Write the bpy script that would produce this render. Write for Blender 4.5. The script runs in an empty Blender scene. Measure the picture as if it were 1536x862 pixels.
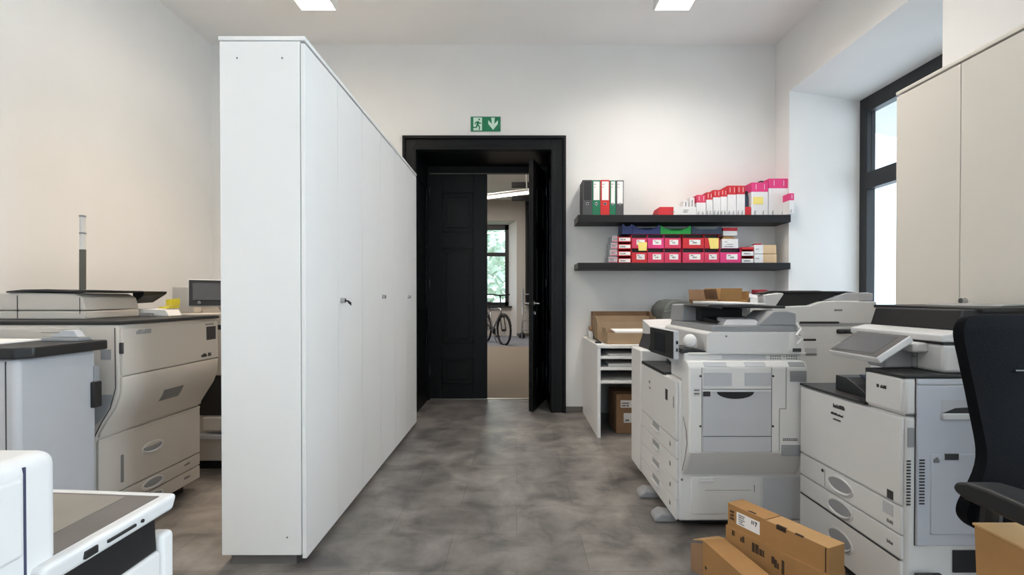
import bpy, bmesh, math, random
from mathutils import Vector, Matrix
random.seed(7)
SC = bpy.context.scene
COL = SC.collection
PI = math.pi

# ------------------------------------------------------------------ helpers
def lin(c):
    c = c / 255.0
    return c / 12.92 if c <= 0.04045 else ((c + 0.055) / 1.055) ** 2.4
def rgb(r, g, b):
    return (lin(r), lin(g), lin(b), 1.0)

MATS = {}
def mat(name, col, rough=0.5, metal=0.0, spec=0.5, var=0.04, scale=14.0, bump=0.0, coat=0.0):
    """plain procedural surface: colour with a little noise variation, optional fine bump"""
    if name in MATS:
        return MATS[name]
    m = bpy.data.materials.new(name); m.use_nodes = True
    nt = m.node_tree; n = nt.nodes; l = nt.links
    b = n['Principled BSDF']
    b.inputs['Roughness'].default_value = rough
    b.inputs['Metallic'].default_value = metal
    b.inputs['Specular IOR Level'].default_value = spec
    b.inputs['Coat Weight'].default_value = coat
    tc = n.new('ShaderNodeTexCoord')
    nz = n.new('ShaderNodeTexNoise'); nz.inputs['Scale'].default_value = scale; nz.inputs['Detail'].default_value = 3
    l.new(tc.outputs['Object'], nz.inputs['Vector'])
    r = n.new('ShaderNodeValToRGB')
    c = rgb(*col)
    r.color_ramp.elements[0].position = 0.3; r.color_ramp.elements[1].position = 0.7
    r.color_ramp.elements[0].color = tuple(max(0, x * (1 - var)) for x in c[:3]) + (1,)
    r.color_ramp.elements[1].color = tuple(min(1, x * (1 + var)) for x in c[:3]) + (1,)
    l.new(nz.outputs['Fac'], r.inputs['Fac'])
    l.new(r.outputs['Color'], b.inputs['Base Color'])
    if bump:
        nb = n.new('ShaderNodeTexNoise'); nb.inputs['Scale'].default_value = 220; nb.inputs['Detail'].default_value = 2
        bp = n.new('ShaderNodeBump'); bp.inputs['Strength'].default_value = bump; bp.inputs['Distance'].default_value = 0.002
        l.new(tc.outputs['Object'], nb.inputs['Vector'])
        l.new(nb.outputs['Fac'], bp.inputs['Height']); l.new(bp.outputs['Normal'], b.inputs['Normal'])
    MATS[name] = m
    return m

def emit(name, col, strength):
    m = bpy.data.materials.new(name); m.use_nodes = True
    nt = m.node_tree; n = nt.nodes
    b = n['Principled BSDF']
    b.inputs['Base Color'].default_value = rgb(*col)
    b.inputs['Emission Color'].default_value = rgb(*col)
    b.inputs['Emission Strength'].default_value = strength
    MATS[name] = m
    return m

def glass(name):
    m = bpy.data.materials.new(name); m.use_nodes = True
    nt = m.node_tree; n = nt.nodes; l = nt.links
    n.remove(n['Principled BSDF'])
    t = n.new('ShaderNodeBsdfTransparent'); t.inputs['Color'].default_value = (0.95, 0.97, 0.96, 1)
    g = n.new('ShaderNodeBsdfGlossy'); g.inputs['Roughness'].default_value = 0.02
    mx = n.new('ShaderNodeMixShader')
    mx.inputs['Fac'].default_value = 0.05; l.new(t.outputs[0], mx.inputs[1]); l.new(g.outputs[0], mx.inputs[2])
    l.new(mx.outputs[0], n['Material Output'].inputs['Surface'])
    MATS[name] = m
    return m

class MB:
    """collects shapes into one mesh"""
    def __init__(self):
        self.bm = bmesh.new()
    def _bevel(self, verts, bev, seg, ang=0.35):
        if bev <= 0: return
        nrm = []
        for f in {f for v in verts for f in v.link_faces}:
            f.normal_update(); nrm.append(f.normal.copy())
        es = set()
        for v in verts:
            for e in v.link_edges:
                if len(e.link_faces) == 2 and e.calc_face_angle(0) > ang:
                    es.add(e)
        r = bmesh.ops.bevel(self.bm, geom=list(es), offset=bev, segments=seg, profile=0.5, affect='EDGES', clamp_overlap=True)
        for f in r['faces']:
            f.normal_update()
            f.smooth = f.smooth or max(abs(f.normal.dot(q)) for q in nrm) < .9995
    def hexa(self, p, bev=0.0, seg=2):
        vs = [self.bm.verts.new(q) for q in p]
        for f in ((0, 3, 2, 1), (4, 5, 6, 7), (0, 1, 5, 4), (1, 2, 6, 5), (2, 3, 7, 6), (3, 0, 4, 7)):
            self.bm.faces.new([vs[i] for i in f])
        self._bevel(vs, bev, seg)
        return self
    def box(self, x0, x1, y0, y1, z0, z1, bev=0.0, seg=2):
        return self.hexa([(x0, y0, z0), (x1, y0, z0), (x1, y1, z0), (x0, y1, z0),
                          (x0, y0, z1), (x1, y0, z1), (x1, y1, z1), (x0, y1, z1)], bev, seg)
    def prism(self, prof, axis, a0, a1, bev=0.0, seg=2):
        def P(a, u, v):
            return (a, u, v) if axis == 'x' else ((u, a, v) if axis == 'y' else (u, v, a))
        A = [self.bm.verts.new(P(a0, *q)) for q in prof]
        B = [self.bm.verts.new(P(a1, *q)) for q in prof]
        k = len(prof)
        self.bm.faces.new(A[::-1]); self.bm.faces.new(B)
        for i in range(k):
            self.bm.faces.new((A[i], A[(i + 1) % k], B[(i + 1) % k], B[i])).smooth = k > 8
        self._bevel(A + B, bev, seg)
        return self
    def tube(self, pts, r, n=10, closed=False, caps=True):
        pts = [Vector(p) for p in pts]
        rs = r if isinstance(r, (list, tuple)) else [r] * len(pts)
        rings = []
        up = None
        for i, p in enumerate(pts):
            if closed:
                d = (pts[(i + 1) % len(pts)] - pts[i - 1]).normalized()
            else:
                d = (pts[min(i + 1, len(pts) - 1)] - pts[max(i - 1, 0)]).normalized()
            if up is None:
                up = Vector((0, 0, 1)) if abs(d.z) < 0.9 else Vector((1, 0, 0))
            s = d.cross(up).normalized(); up = s.cross(d).normalized()
            rings.append([self.bm.verts.new(p + (s * math.cos(2 * PI * k / n) + up * math.sin(2 * PI * k / n)) * rs[i]) for k in range(n)])
        m = len(rings)
        for i in range(m if closed else m - 1):
            a, b = rings[i], rings[(i + 1) % m]
            for k in range(n):
                self.bm.faces.new((a[k], a[(k + 1) % n], b[(k + 1) % n], b[k])).smooth = True
        if caps and not closed:
            self.bm.faces.new(rings[0][::-1]); self.bm.faces.new(rings[-1])
        return self
    def cyl(self, p0, p1, r, r1=None, n=20):
        return self.tube([p0, p1], [r, r if r1 is None else r1], n)
    def ball(self, c, rx, ry, rz, u=16, v=10):
        M = Matrix.Translation(c) @ Matrix.Diagonal((rx, ry, rz, 1))
        r = bmesh.ops.create_uvsphere(self.bm, u_segments=u, v_segments=v, radius=1, matrix=M)
        for q in r['verts']:
            for f in q.link_faces: f.smooth = True
        return self
    def quad(self, o, u, v, a0, a1, b0, b1, t=0.0006):
        """thin raised mark on a plane: origin o, axes u, v, extents along them"""
        o, u, v = Vector(o), Vector(u).normalized(), Vector(v).normalized()
        w = u.cross(v) * t
        p = [o + u * a + v * b for a, b in ((a0, b0), (a1, b0), (a1, b1), (a0, b1))]
        return self.hexa([tuple(q - w * .2) for q in p] + [tuple(q + w) for q in p])
    def words(self, o, u, v, rows, seed=1, t=0.0006):
        """rows: (a0, b, height, [word lengths]) drawn as small dark strokes"""
        rd = random.Random(seed)
        for a, b, h, ws in rows:
            for w in ws:
                x = a
                while x < a + w - 1e-6:
                    s = min(h * rd.uniform(.35, .6), a + w - x)
                    self.quad(o, u, v, x, x + s * .8, b, b + h * rd.choice((.7, 1, 1)), t)
                    x += s
                a += w + h * .6
        return self
    def poly(self, o, u, v, pts, t=0.0006):
        o, u, v = Vector(o), Vector(u).normalized(), Vector(v).normalized()
        w = u.cross(v) * t
        A = [self.bm.verts.new(o + u * a + v * b) for a, b in pts]
        B = [self.bm.verts.new(o + u * a + v * b + w) for a, b in pts]
        k = len(pts)
        self.bm.faces.new(A[::-1]); self.bm.faces.new(B)
        for i in range(k):
            self.bm.faces.new((A[i], A[(i + 1) % k], B[(i + 1) % k], B[i]))
        return self
    def xf(self, M):
        bmesh.ops.transform(self.bm, matrix=M, verts=self.bm.verts[:])
        return self
    def mesh(self, name, m, origin=(0, 0, 0), smooth=35):
        bmesh.ops.recalc_face_normals(self.bm, faces=self.bm.faces[:])
        if any(origin):
            bmesh.ops.translate(self.bm, verts=self.bm.verts[:], vec=[-c for c in origin])
        me = bpy.data.meshes.new(name)
        flags = [f.smooth for f in self.bm.faces]
        self.bm.to_mesh(me); self.bm.free()
        me.materials.append(m)
        me.set_sharp_from_angle(angle=math.radians(smooth))
        me.polygons.foreach_set('use_smooth', flags)
        return me

def tag(o, label=None, cat=None, group=None, kind=None):
    if label: o['label'] = label
    if cat: o['category'] = cat
    if group: o['group'] = group
    if kind: o['kind'] = kind
    return o
ORG = {}
def thing(name, label, cat, loc, group=None, rotz=0.0):
    """Empty at the thing's base; world-built parts are shifted by loc (rotated things are built in their own frame)"""
    o = bpy.data.objects.new(name, None); COL.objects.link(o)
    o.empty_display_size = 0.1
    o.location = loc; o.rotation_euler = (0, 0, rotz)
    tag(o, label, cat, group)
    ORG[o] = (0, 0, 0) if rotz else tuple(loc)
    return o
def part(name, mb, m, parent, label=None, smooth=35):
    org = ORG.get(parent, (0, 0, 0))
    me = mb.mesh(name, m, org, smooth)
    o = bpy.data.objects.new(name, me); COL.objects.link(o)
    o.parent = parent
    ORG[o] = org
    if label: o['label'] = label
    return o
def solo(name, mb, m, loc, label, cat, group=None, smooth=35):
    me = mb.mesh(name, m, loc, smooth)
    o = bpy.data.objects.new(name, me); COL.objects.link(o)
    o.location = loc
    ORG[o] = tuple(loc)
    return tag(o, label, cat, group)
def struct(name, mb, m, parent=None, smooth=35):
    me = mb.mesh(name, m, (0, 0, 0), smooth)
    o = bpy.data.objects.new(name, me); COL.objects.link(o)
    if parent: o.parent = parent
    else: o['kind'] = 'structure'
    return o

# ------------------------------------------------------------------ camera
F, CX, H0, CAMZ, TILT = 780.0, 775.0, 446.0, 1.12, math.radians(0.5)
cam = bpy.data.cameras.new('camera'); co = bpy.data.objects.new('camera', cam); COL.objects.link(co)
cam.sensor_width = 36.0; cam.lens = 36.0 * F / 1536.0
cam.shift_x = -(CX - 768.0) / 1536.0
cam.shift_y = (H0 + F * math.tan(TILT) - 431.0) / 1536.0
cam.clip_start = 0.02
co.location = (0, 0, CAMZ); co.rotation_euler = (PI / 2 - TILT, 0, 0)
SC.camera = co
SC.view_settings.view_transform = 'Standard'; SC.view_settings.look = 'None'
SC.view_settings.gamma = 1.0; SC.view_settings.use_curve_mapping = False
SC.view_settings.exposure = 0.43

# ------------------------------------------------------------------ materials
M_wall = mat('wall_paint', (232, 231, 229), .9, var=.012, scale=3, bump=.05)
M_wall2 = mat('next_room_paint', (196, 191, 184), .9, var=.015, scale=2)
M_ceil = mat('ceiling_paint', (244, 242, 240), .95, var=.01, scale=2)
M_cab = mat('cabinet_laminate', (236, 236, 235), .45, var=.008, scale=5)
M_cabr = mat('beige_laminate', (226, 220, 210), .5, var=.008, scale=5)
M_black = mat('black_door_paint', (11, 12, 13), .42, var=.06, spec=.22)
M_blackmetal = mat('black_frame', (22, 22, 25), .45)
M_shelf = mat('black_shelf_laminate', (32, 31, 33), .55, spec=.3, var=.05)
M_pl = mat('copier_white', (222, 221, 219), .42, var=.01, scale=6)
M_plw = mat('copier_bright_white', (216, 215, 214), .4, var=.01, scale=6)
M_plc = mat('copier_cream', (203, 196, 187), .45, var=.01, scale=6)
M_plg = mat('copier_grey', (152, 153, 155), .5, var=.015)
M_pll = mat('copier_light_grey', (190, 191, 195), .5, var=.015)
M_pld = mat('copier_dark', (32, 31, 32), .5, var=.05)
M_plk = mat('copier_black', (24, 24, 26), .45, var=.05)
M_seam = mat('seam_dark', (62, 60, 60), .8)
M_scr = mat('screen_glass', (78, 78, 80), .2, spec=.6)
M_scrd = mat('screen_dark_glass', (48, 50, 52), .12, spec=.6)
M_scrw = mat('screen_beige_reflection', (128, 121, 112), .2, spec=.6)  # beige room reflection put into the screen's base colour
M_paper = mat('white_paper', (242, 240, 238), .8, var=.01)
M_print = mat('dark_print', (58, 56, 58), .8)
M_print2 = mat('grey_print', (128, 126, 124), .8)
M_chrome = mat('chrome', (190, 190, 192), .25, metal=1.0)
M_alu = mat('aluminium', (170, 172, 176), .4, metal=.8)
M_card = mat('cardboard', (166, 124, 76), .85, var=.07, scale=9, bump=.1)
M_card2 = mat('pale_cardboard', (184, 146, 98), .85, var=.06, scale=9)
M_tan = mat('dull_tan_cardboard', (164, 140, 112), .9, var=.06, scale=9)
M_cream = mat('cream_cardboard', (216, 186, 148), .85, var=.03)
M_cardin = mat('cardboard_brown', (146, 114, 86), .9, var=.07, scale=9)
M_cardg = mat('printed_cardboard_ink', (70, 52, 36), .9)
M_red = mat('red_card', (206, 42, 52), .6, var=.03)
M_pink = mat('magenta_card', (226, 62, 128), .6, var=.03)
M_rose = mat('rose_card', (216, 60, 96), .6, var=.03)
M_boxw = mat('white_card', (232, 230, 230), .7, var=.015)
M_green = mat('green_binder', (22, 112, 78), .6, var=.04)
M_dred = mat('dark_red_card', (158, 30, 42), .6)
M_redb = mat('red_binder', (208, 40, 40), .6, var=.04)
M_greyb = mat('marbled_grey_binder', (74, 74, 76), .6, var=.2, scale=120)
M_navy = mat('navy_plastic', (38, 52, 108), .45, var=.05)
M_slate = mat('slate_plastic', (48, 62, 84), .45, var=.05)
M_lime = mat('green_plastic', (30, 160, 66), .45, var=.05)
M_yellow = mat('yellow_note', (244, 224, 128), .8)
M_yellow2 = mat('yellow_sheet', (238, 220, 60), .8)
M_fab = mat('black_chair_fabric', (15, 16, 19), .95, spec=.1, var=.15, scale=160, bump=.4)
M_fabk = mat('black_chair_plastic', (24, 24, 25), .5, var=.05)
M_sign = mat('exit_green', (16, 122, 82), .5)
M_signw = mat('exit_pale', (214, 238, 222), .5)
M_lampw = mat('lamp_white_metal', (236, 235, 232), .4)
M_lampe = emit('lamp_diffuser_glow', (255, 243, 228), 15.0)
M_lampe2 = emit('tube_glow', (255, 246, 235), 3.0)
M_base = mat('grey_baseboard', (104, 101, 99), .6)
M_carpet = mat('brown_carpet', (142, 130, 116), .95, var=.12, scale=90, bump=.3)
M_carpet2 = mat('grey_carpet', (128, 129, 136), .95, var=.12, scale=90, bump=.3)
M_thresh = mat('threshold_metal', (190, 184, 172), .4, metal=.6)
M_glass = glass('window_glass')
M_rub = mat('rubber', (26, 26, 27), .8)
M_bag = mat('grey_green_cover', (98, 102, 98), .6, var=.08)
M_bark = mat('bark', (90, 74, 60), .9)
M_leaf = mat('washed_out_leaf_green', (206, 218, 200), .8, var=.2, scale=3)  # leaf colour paled to stand for overexposed daylight
M_ext = mat('exterior_render', (200, 198, 194), .9)
M_extg = mat('exterior_grass', (120, 140, 96), .95, var=.2)
M_post = mat('grey_green_post', (96, 94, 84), .5)
M_clear = mat('frosted_lens', (224, 220, 214), .3)

def floor_material():
    m = bpy.data.materials.new('stone_tile_floor'); m.use_nodes = True
    nt = m.node_tree; n = nt.nodes; l = nt.links
    b = n['Principled BSDF']
    tc = n.new('ShaderNodeTexCoord')
    mp = n.new('ShaderNodeMapping'); mp.inputs['Location'].default_value = (0.3, 0.225, 0)
    l.new(tc.outputs['Object'], mp.inputs['Vector'])
    br = n.new('ShaderNodeTexBrick')
    br.offset = 0.5; br.offset_frequency = 2
    for k, v in (('Scale', 1.0), ('Mortar Size', 0.0018), ('Mortar Smooth', 0.3), ('Bias', 0.0), ('Brick Width', 0.6), ('Row Height', 0.335)):
        br.inputs[k].default_value = v
    br.inputs['Color1'].default_value = (0.86, 0.86, 0.86, 1); br.inputs['Color2'].default_value = (1.08, 1.07, 1.05, 1)
    br.inputs['Mortar'].default_value = (0.62, 0.61, 0.6, 1)
    l.new(mp.outputs[0], br.inputs['Vector'])
    n1 = n.new('ShaderNodeTexNoise'); n1.inputs['Scale'].default_value = 4.2; n1.inputs['Detail'].default_value = 6; n1.inputs['Roughness'].default_value = .62; n1.inputs['Distortion'].default_value = .4
    n2 = n.new('ShaderNodeTexNoise'); n2.inputs['Scale'].default_value = 1.1; n2.inputs['Detail'].default_value = 3
    l.new(tc.outputs['Object'], n1.inputs['Vector']); l.new(tc.outputs['Object'], n2.inputs['Vector'])
    r1 = n.new('ShaderNodeValToRGB')
    e = r1.color_ramp.elements
    e[0].position = .33; e[0].color = rgb(92, 89, 89)
    e[1].position = .68; e[1].color = rgb(154, 149, 147)
    mid = e.new(.5); mid.color = rgb(127, 123, 120)
    l.new(n1.outputs['Fac'], r1.inputs['Fac'])
    r2 = n.new('ShaderNodeValToRGB')
    r2.color_ramp.elements[0].position = .35; r2.color_ramp.elements[0].color = (.86, .85, .84, 1)
    r2.color_ramp.elements[1].position = .65; r2.color_ramp.elements[1].color = (1.1, 1.08, 1.05, 1)
    l.new(n2.outputs['Fac'], r2.inputs['Fac'])
    m1 = n.new('ShaderNodeMix'); m1.data_type = 'RGBA'; m1.blend_type = 'MULTIPLY'; m1.inputs['Factor'].default_value = 1
    m2 = n.new('ShaderNodeMix'); m2.data_type = 'RGBA'; m2.blend_type = 'MULTIPLY'; m2.inputs['Factor'].default_value = 1
    l.new(r1.outputs[0], m1.inputs['A']); l.new(r2.outputs[0], m1.inputs['B'])
    l.new(m1.outputs['Result'], m2.inputs['A']); l.new(br.outputs['Color'], m2.inputs['B'])
    l.new(m2.outputs['Result'], b.inputs['Base Color'])
    rr = n.new('ShaderNodeMapRange'); rr.inputs['To Min'].default_value = .3; rr.inputs['To Max'].default_value = .46
    l.new(n1.outputs['Fac'], rr.inputs['Value']); l.new(rr.outputs[0], b.inputs['Roughness'])
    bp = n.new('ShaderNodeBump'); bp.inputs['Strength'].default_value = .12; bp.inputs['Distance'].default_value = .003
    l.new(br.outputs['Fac'], bp.inputs['Height']); bp.invert = True
    l.new(bp.outputs[0], b.inputs['Normal'])
    b.inputs['Specular IOR Level'].default_value = .45
    return m
M_floor = floor_material()

# ------------------------------------------------------------------ room shell
YB, XR, XL, ZC, YR = 5.08, 2.52, -2.97, 3.58, -3.2
YB2 = 5.74                       # back wall is 0.66 m thick
DX0, DX1, DZ = -0.985, 0.345, 2.56   # doorway
struct('floor', MB().box(XL - .3, XR + .7, YR - .3, YB2, -.12, 0), M_floor)
w = MB()
w.box(XL - .3, DX0, YB, YB2, 0, ZC); w.box(DX1, XR + .7, YB, YB2, 0, ZC); w.box(DX0, DX1, YB, YB2, DZ, ZC)
struct('wall_back', w, M_wall)
struct('wall_left', MB().box(XL - .3, XL, YR - .3, YB, 0, ZC), M_wall)
RX0, RX1 = -.2, 1.6
struct('wall_rear', MB().box(XL, RX0, YR - .3, YR, 0, ZC).box(RX1, XR, YR - .3, YR, 0, ZC).box(RX0, RX1, YR - .3, YR, 0, .82).box(RX0, RX1, YR - .3, YR, 2.95, ZC), M_wall)
f = MB()
for xa in (RX0, (RX0 + RX1) / 2 - .05, RX1 - .1): f.box(xa, xa + .1, YR - .24, YR - .16, .82, 2.95, .004)
for za in (.82, 2.1, 2.85): f.box(RX0 + .1, RX1 - .1, YR - .235, YR - .165, za, za + .1, .004)
fo = struct('window_4', f, M_blackmetal)
for xa, xb in ((RX0 + .1, (RX0 + RX1) / 2 - .05), ((RX0 + RX1) / 2 + .05, RX1 - .1)):
    for za, zb in ((.92, 2.1), (2.2, 2.85)):
        struct('pane', MB().box(xa, xb, YR - .205, YR - .197, za, zb), M_glass, fo)
struct('ceiling', MB().box(XL - .3, XR + .7, YR - .3, YB2, ZC, ZC + .2), M_ceil)
# right wall: thick, with two deep window niches (one behind the camera)
NY0, NY1 = 3.09, 4.82
MY0, MY1 = -.65, 1.08
XW = 3.2
w = MB()
w.box(XR, XW, NY1, YB, 0, ZC); w.box(XR, XW, MY1, NY0, 0, ZC); w.box(XR, XW, YR - .3, MY0, 0, ZC)
for a, b_ in ((NY0, NY1), (MY0, MY1)):
    w.prism([(XR, 3.03), (XR, ZC), (XW, ZC), (XW, 2.93)], 'y', a, b_)
    w.box(XW - .12, XW, a, b_, 0, .82)
struct('wall_right', w, M_wall)
def window_right(idx, y0, y1):
    f = MB(); x0, x1, zt, zb = XW - .03, XW + .05, 2.94, .82
    f.box(x0, x1, y0, y0 + .1, zb, zt, .004); f.box(x0, x1, y1 - .1, y1, zb, zt, .004)
    f.box(x0, x1, y0 + .1, y1 - .1, zt - .14, zt, .004); f.box(x0, x1, y0 + .1, y1 - .1, zb, zb + .1, .004)
    f.box(x0 - .006, x1, y0 + .1, y1 - .1, 2.1, 2.25, .004)
    ym = (y0 + y1) / 2
    f.box(x0, x1, ym - .06, ym + .06, zb + .1, 2.1, .004); f.box(x0, x1, ym - .06, ym + .06, 2.25, zt - .14, .004)
    fo = struct('window_%d' % idx, f, M_blackmetal)
    for ya, yb in ((y0 + .1, ym - .06), (ym + .06, y1 - .1)):
        for za, zb2 in ((zb + .1, 2.1), (2.25, zt - .14)):
            struct('pane', MB().box(XW + .008, XW + .016, ya, yb, za, zb2), M_glass, fo)
    struct('window_sill', MB().box(XW - .2, XW - .03, y0, y1, .82, .845, .004), M_wall, fo)
window_right(1, NY0, NY1)
window_right(2, MY0, MY1)
struct('exterior_awning', MB().prism([(3.5, 2.96), (4.6, 2.72), (4.6, 2.78), (3.5, 3.04)], 'y', 2.6, 5.6), M_ext)

# baseboards
struct('baseboard_back', MB().box(DX1 + .135, XR, YB - .012, YB, 0, .055, .002), M_base)
struct('baseboard_left', MB().box(XL, XL + .012, YR, YB, 0, .055, .002), M_base)

# door casing and lined reveal
c = MB()
for (x0, x1, z0, z1) in ((-1.105, DX0 + .012, 0, 2.685), (DX1 - .012, .478, 0, 2.685), (DX0 + .012, DX1 - .012, DZ - .012, 2.685)):
    c.box(x0, x1, YB - .03, YB, z0, z1, .004)
c.box(-1.105, -1.075, YB - .05, YB - .03, 0, 2.685, .006); c.box(.448, .478, YB - .05, YB - .03, 0, 2.685, .006)
c.box(-1.105, .478, YB - .052, YB - .03, 2.655, 2.685, .006)
c.box(DX0 - .025, DX0 + .012, YB - .042, YB - .03, 0, 2.6, .004); c.box(DX1 - .012, DX1 + .025, YB - .042, YB - .03, 0, 2.6, .004)
c.box(DX0 - .025, DX1 + .025, YB - .043, YB - .03, DZ - .012, DZ + .028, .004)
struct('trim_1', c, M_black)
r = MB()
r.box(DX0, DX0 + .015, YB, YB2, 0, DZ); r.box(DX1 - .015, DX1, YB, YB2, 0, DZ); r.box(DX0, DX1, YB, YB2, DZ - .015, DZ)
for z0, z1 in ((.16, .8), (.98, 2.3)):       # panelled reveal
    for sx, xa in ((1, DX0 + .015), (-1, DX1 - .015)):
        for ya, yb in ((YB + .06, YB + .075), (YB2 - .17, YB2 - .155)):
            r.box(min(xa, xa + sx * .008), max(xa, xa + sx * .008), ya, yb, z0, z1)
        for za in (z0, z1 - .015):
            r.box(min(xa, xa + sx * .008), max(xa, xa + sx * .008), YB + .06, YB2 - .155, za, za + .015)
r.box(DX0 + .015, DX1 - .015, YB2 - .07, YB2, 2.475, DZ - .015)       # head stop
r.box(DX0 + .015, DX0 + .035, YB2 - .07, YB2, 0, 2.475); r.box(DX1 - .035, DX1 - .015, YB2 - .07, YB2, 0, 2.475)
struct('trim_2', r, M_black)
struct('trim_3', MB().box(DX0, DX1, YB2 - .03, YB2 + .02, 0, .006, .002), M_thresh)

def door_leaf(idx, hinge, ang, wd, flip, handle):
    """panelled leaf, built with its hinge at the origin and running along +x (flip: -x)"""
    s = -1 if flip else 1
    T = .045; Zt = 2.465
    b = MB()
    stiles = ((0, .15), (wd - .15, wd))
    rails = ((.012, .17), (.46, .62), (1.66, 1.83), (2.27, Zt))
    panels = ((.17, .46), (.62, 1.66), (1.83, 2.27))
    for a, c_ in stiles:
        b.box(min(s * a, s * c_), max(s * a, s * c_), 0, T, .012, Zt, .003)
    xi0, xi1 = .15, wd - .15
    for z0, z1 in rails:
        b.box(min(s * xi0, s * xi1), max(s * xi0, s * xi1), 0, T, z0, z1, .0)
    for z0, z1 in panels:
        b.box(min(s * xi0, s * xi1), max(s * xi0, s * xi1), .014, T - .014, z0, z1)
        for side, (ya, yb) in enumerate(((.004, .014), (T - .014, T - .004))):
            q = .02
            b.box(min(s * xi0, s * (xi0 + q)), max(s * xi0, s * (xi0 + q)), ya, yb, z0, z1, .004)
            b.box(min(s * (xi1 - q), s * xi1), max(s * (xi1 - q), s * xi1), ya, yb, z0, z1, .004)
            b.box(min(s * xi0, s * xi1), max(s * xi0, s * xi1), ya, yb, z0, z0 + q, .004)
            b.box(min(s * xi0, s * xi1), max(s * xi0, s * xi1), ya, yb, z1 - q, z1, .004)
            b.box(min(s * (xi0 + .05), s * (xi1 - .05)), max(s * (xi0 + .05), s * (xi1 - .05)), ya, yb, z0 + .05, z1 - .05, .005)
    d = struct('door_%d' % idx, b, M_black)
    d.location = (hinge[0], hinge[1], 0); d.rotation_euler = (0, 0, ang)
    for z in (.3, 1.28, 2.27):
        h = MB(); h.cyl((0, -.008, z - .05), (0, -.008, z + .05), .011, n=10); h.box(min(0, s * .02), max(0, s * .02), -.004, .0, z - .04, z + .04)
        struct('hinge', h, M_chrome, d)
    if handle:
        for yy, sg in ((0, -1), (T, 1)):
            h = MB()
            x = s * (wd - .06)
            h.cyl((x, yy, 1.06), (x, yy + sg * .008, 1.06), .025, n=16)
            h.tube([(x, yy, 1.06), (x, yy + sg * .05, 1.06), (x - s * .02, yy + sg * .058, 1.06), (x - s * .12, yy + sg * .058, 1.06)], .009, 10)
            struct('door_handle', h, M_chrome, d)
            k = MB(); k.cyl((x, yy, .965), (x, yy + sg * .008, .965), .023, n=16); k.box(x - .004, x + .004, yy + sg * .009 - .001, yy + sg * .009 + .001, .955, .975)
            struct('keyhole_plate', k, M_chrome, d)
    return d
door_leaf(1, (DX0 + .017, YB2 - .05), 0, .645, False, False)
door_leaf(2, (DX1 - .02, YB2 - .06), math.radians(75.5), .655, True, True)
# ------------------------------------------------------------------ the next room, seen through the doorway
FY = 15.0
struct('floor_next', MB().box(-5.0, 3.5, YB2, 11.9, -.1, 0), M_carpet)
struct('floor_next_grey', MB().box(-5.0, 3.5, 11.9, FY + .6, -.1, 0), M_carpet2)
WX0, WX1 = -2.3, 0.0
w = MB()
w.box(-5.0, WX0, FY, FY + .55, 0, 3.93); w.box(WX1, 3.5, FY, FY + .55, 0, 3.93); w.box(WX0, WX1, FY, FY + .55, 3.33, 3.93)
w.box(WX0, WX1, FY + .3, FY + .55, 0, .86)
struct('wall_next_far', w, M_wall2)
w = MB()
w.prism([(WX1, FY - .002), (WX1 + .01, FY + .55), (WX1 - .235, FY + .55), (WX1 - .235, FY + .42)], 'z', 0, 3.33)
w.prism([(WX0, FY - .002), (WX0 - .01, FY + .55), (WX0 + .235, FY + .55), (WX0 + .235, FY + .42)], 'z', 0, 3.33)
w.prism([(FY - .002, 3.345), (FY + .55, 3.345), (FY + .55, 3.27), (FY + .42, 3.27)], 'x', WX0, WX1)
struct('trim_6', w, M_wall)  # whiter paint than its wall, so the reveal looks window-lit
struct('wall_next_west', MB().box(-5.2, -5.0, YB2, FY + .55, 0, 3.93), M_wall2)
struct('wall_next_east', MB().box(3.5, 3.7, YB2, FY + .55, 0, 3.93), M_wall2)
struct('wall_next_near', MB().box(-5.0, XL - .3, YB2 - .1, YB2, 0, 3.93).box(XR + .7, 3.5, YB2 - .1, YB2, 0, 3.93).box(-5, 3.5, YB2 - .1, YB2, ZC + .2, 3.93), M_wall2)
struct('ceiling_next', MB().box(-5.2, 3.7, YB2 - .1, FY + .55, 3.93, 4.05), M_ceil)
f = MB()
wx0, wx1, wy0, wy1 = WX0 + .235, WX1 - .235, FY + .42, FY + .5
f.box(wx0, wx0 + .11, wy0, wy1, .86, 3.27, .004); f.box(wx1 - .11, wx1, wy0, wy1, .86, 3.27, .004)
f.box(wx0, wx1, wy0, wy1, 3.12, 3.27, .004); f.box(wx0, wx1, wy0, wy1, .86, .98, .004); f.box(wx0, wx1, wy0 - .01, wy1, 2.34, 2.45, .004)
f.box((wx0 + wx1) / 2 - .06, (wx0 + wx1) / 2 + .06, wy0, wy1, .9, 3.2, .004)
fo = struct('window_3', f, M_blackmetal)
for xa, xb in ((wx0 + .11, (wx0 + wx1) / 2 - .06), ((wx0 + wx1) / 2 + .06, wx1 - .11)):
    for za, zb in ((.98, 2.34), (2.45, 3.12)):
        struct('pane', MB().box(xa, xb, wy0 + .03, wy0 + .04, za, zb), M_glass, fo)
struct('window_sill', MB().box(WX0 + .2, WX1 - .14, FY + .2, FY + .44, .83, .87, .006), M_blackmetal, fo)
struct('baseboard_next', MB().box(-5, WX0, FY - .015, FY, 0, .09).box(WX1, 3.5, FY - .015, FY, 0, .09), M_base)
struct('trim_4', MB().cyl((.3, FY - .08, .9), (.3, FY - .08, 3.93), .05, n=14), M_shelf)
struct('trim_5', MB().cyl((.42, FY - .06, 0.1), (.42, FY - .06, 3.93), .03, n=12), M_wall2)

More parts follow.
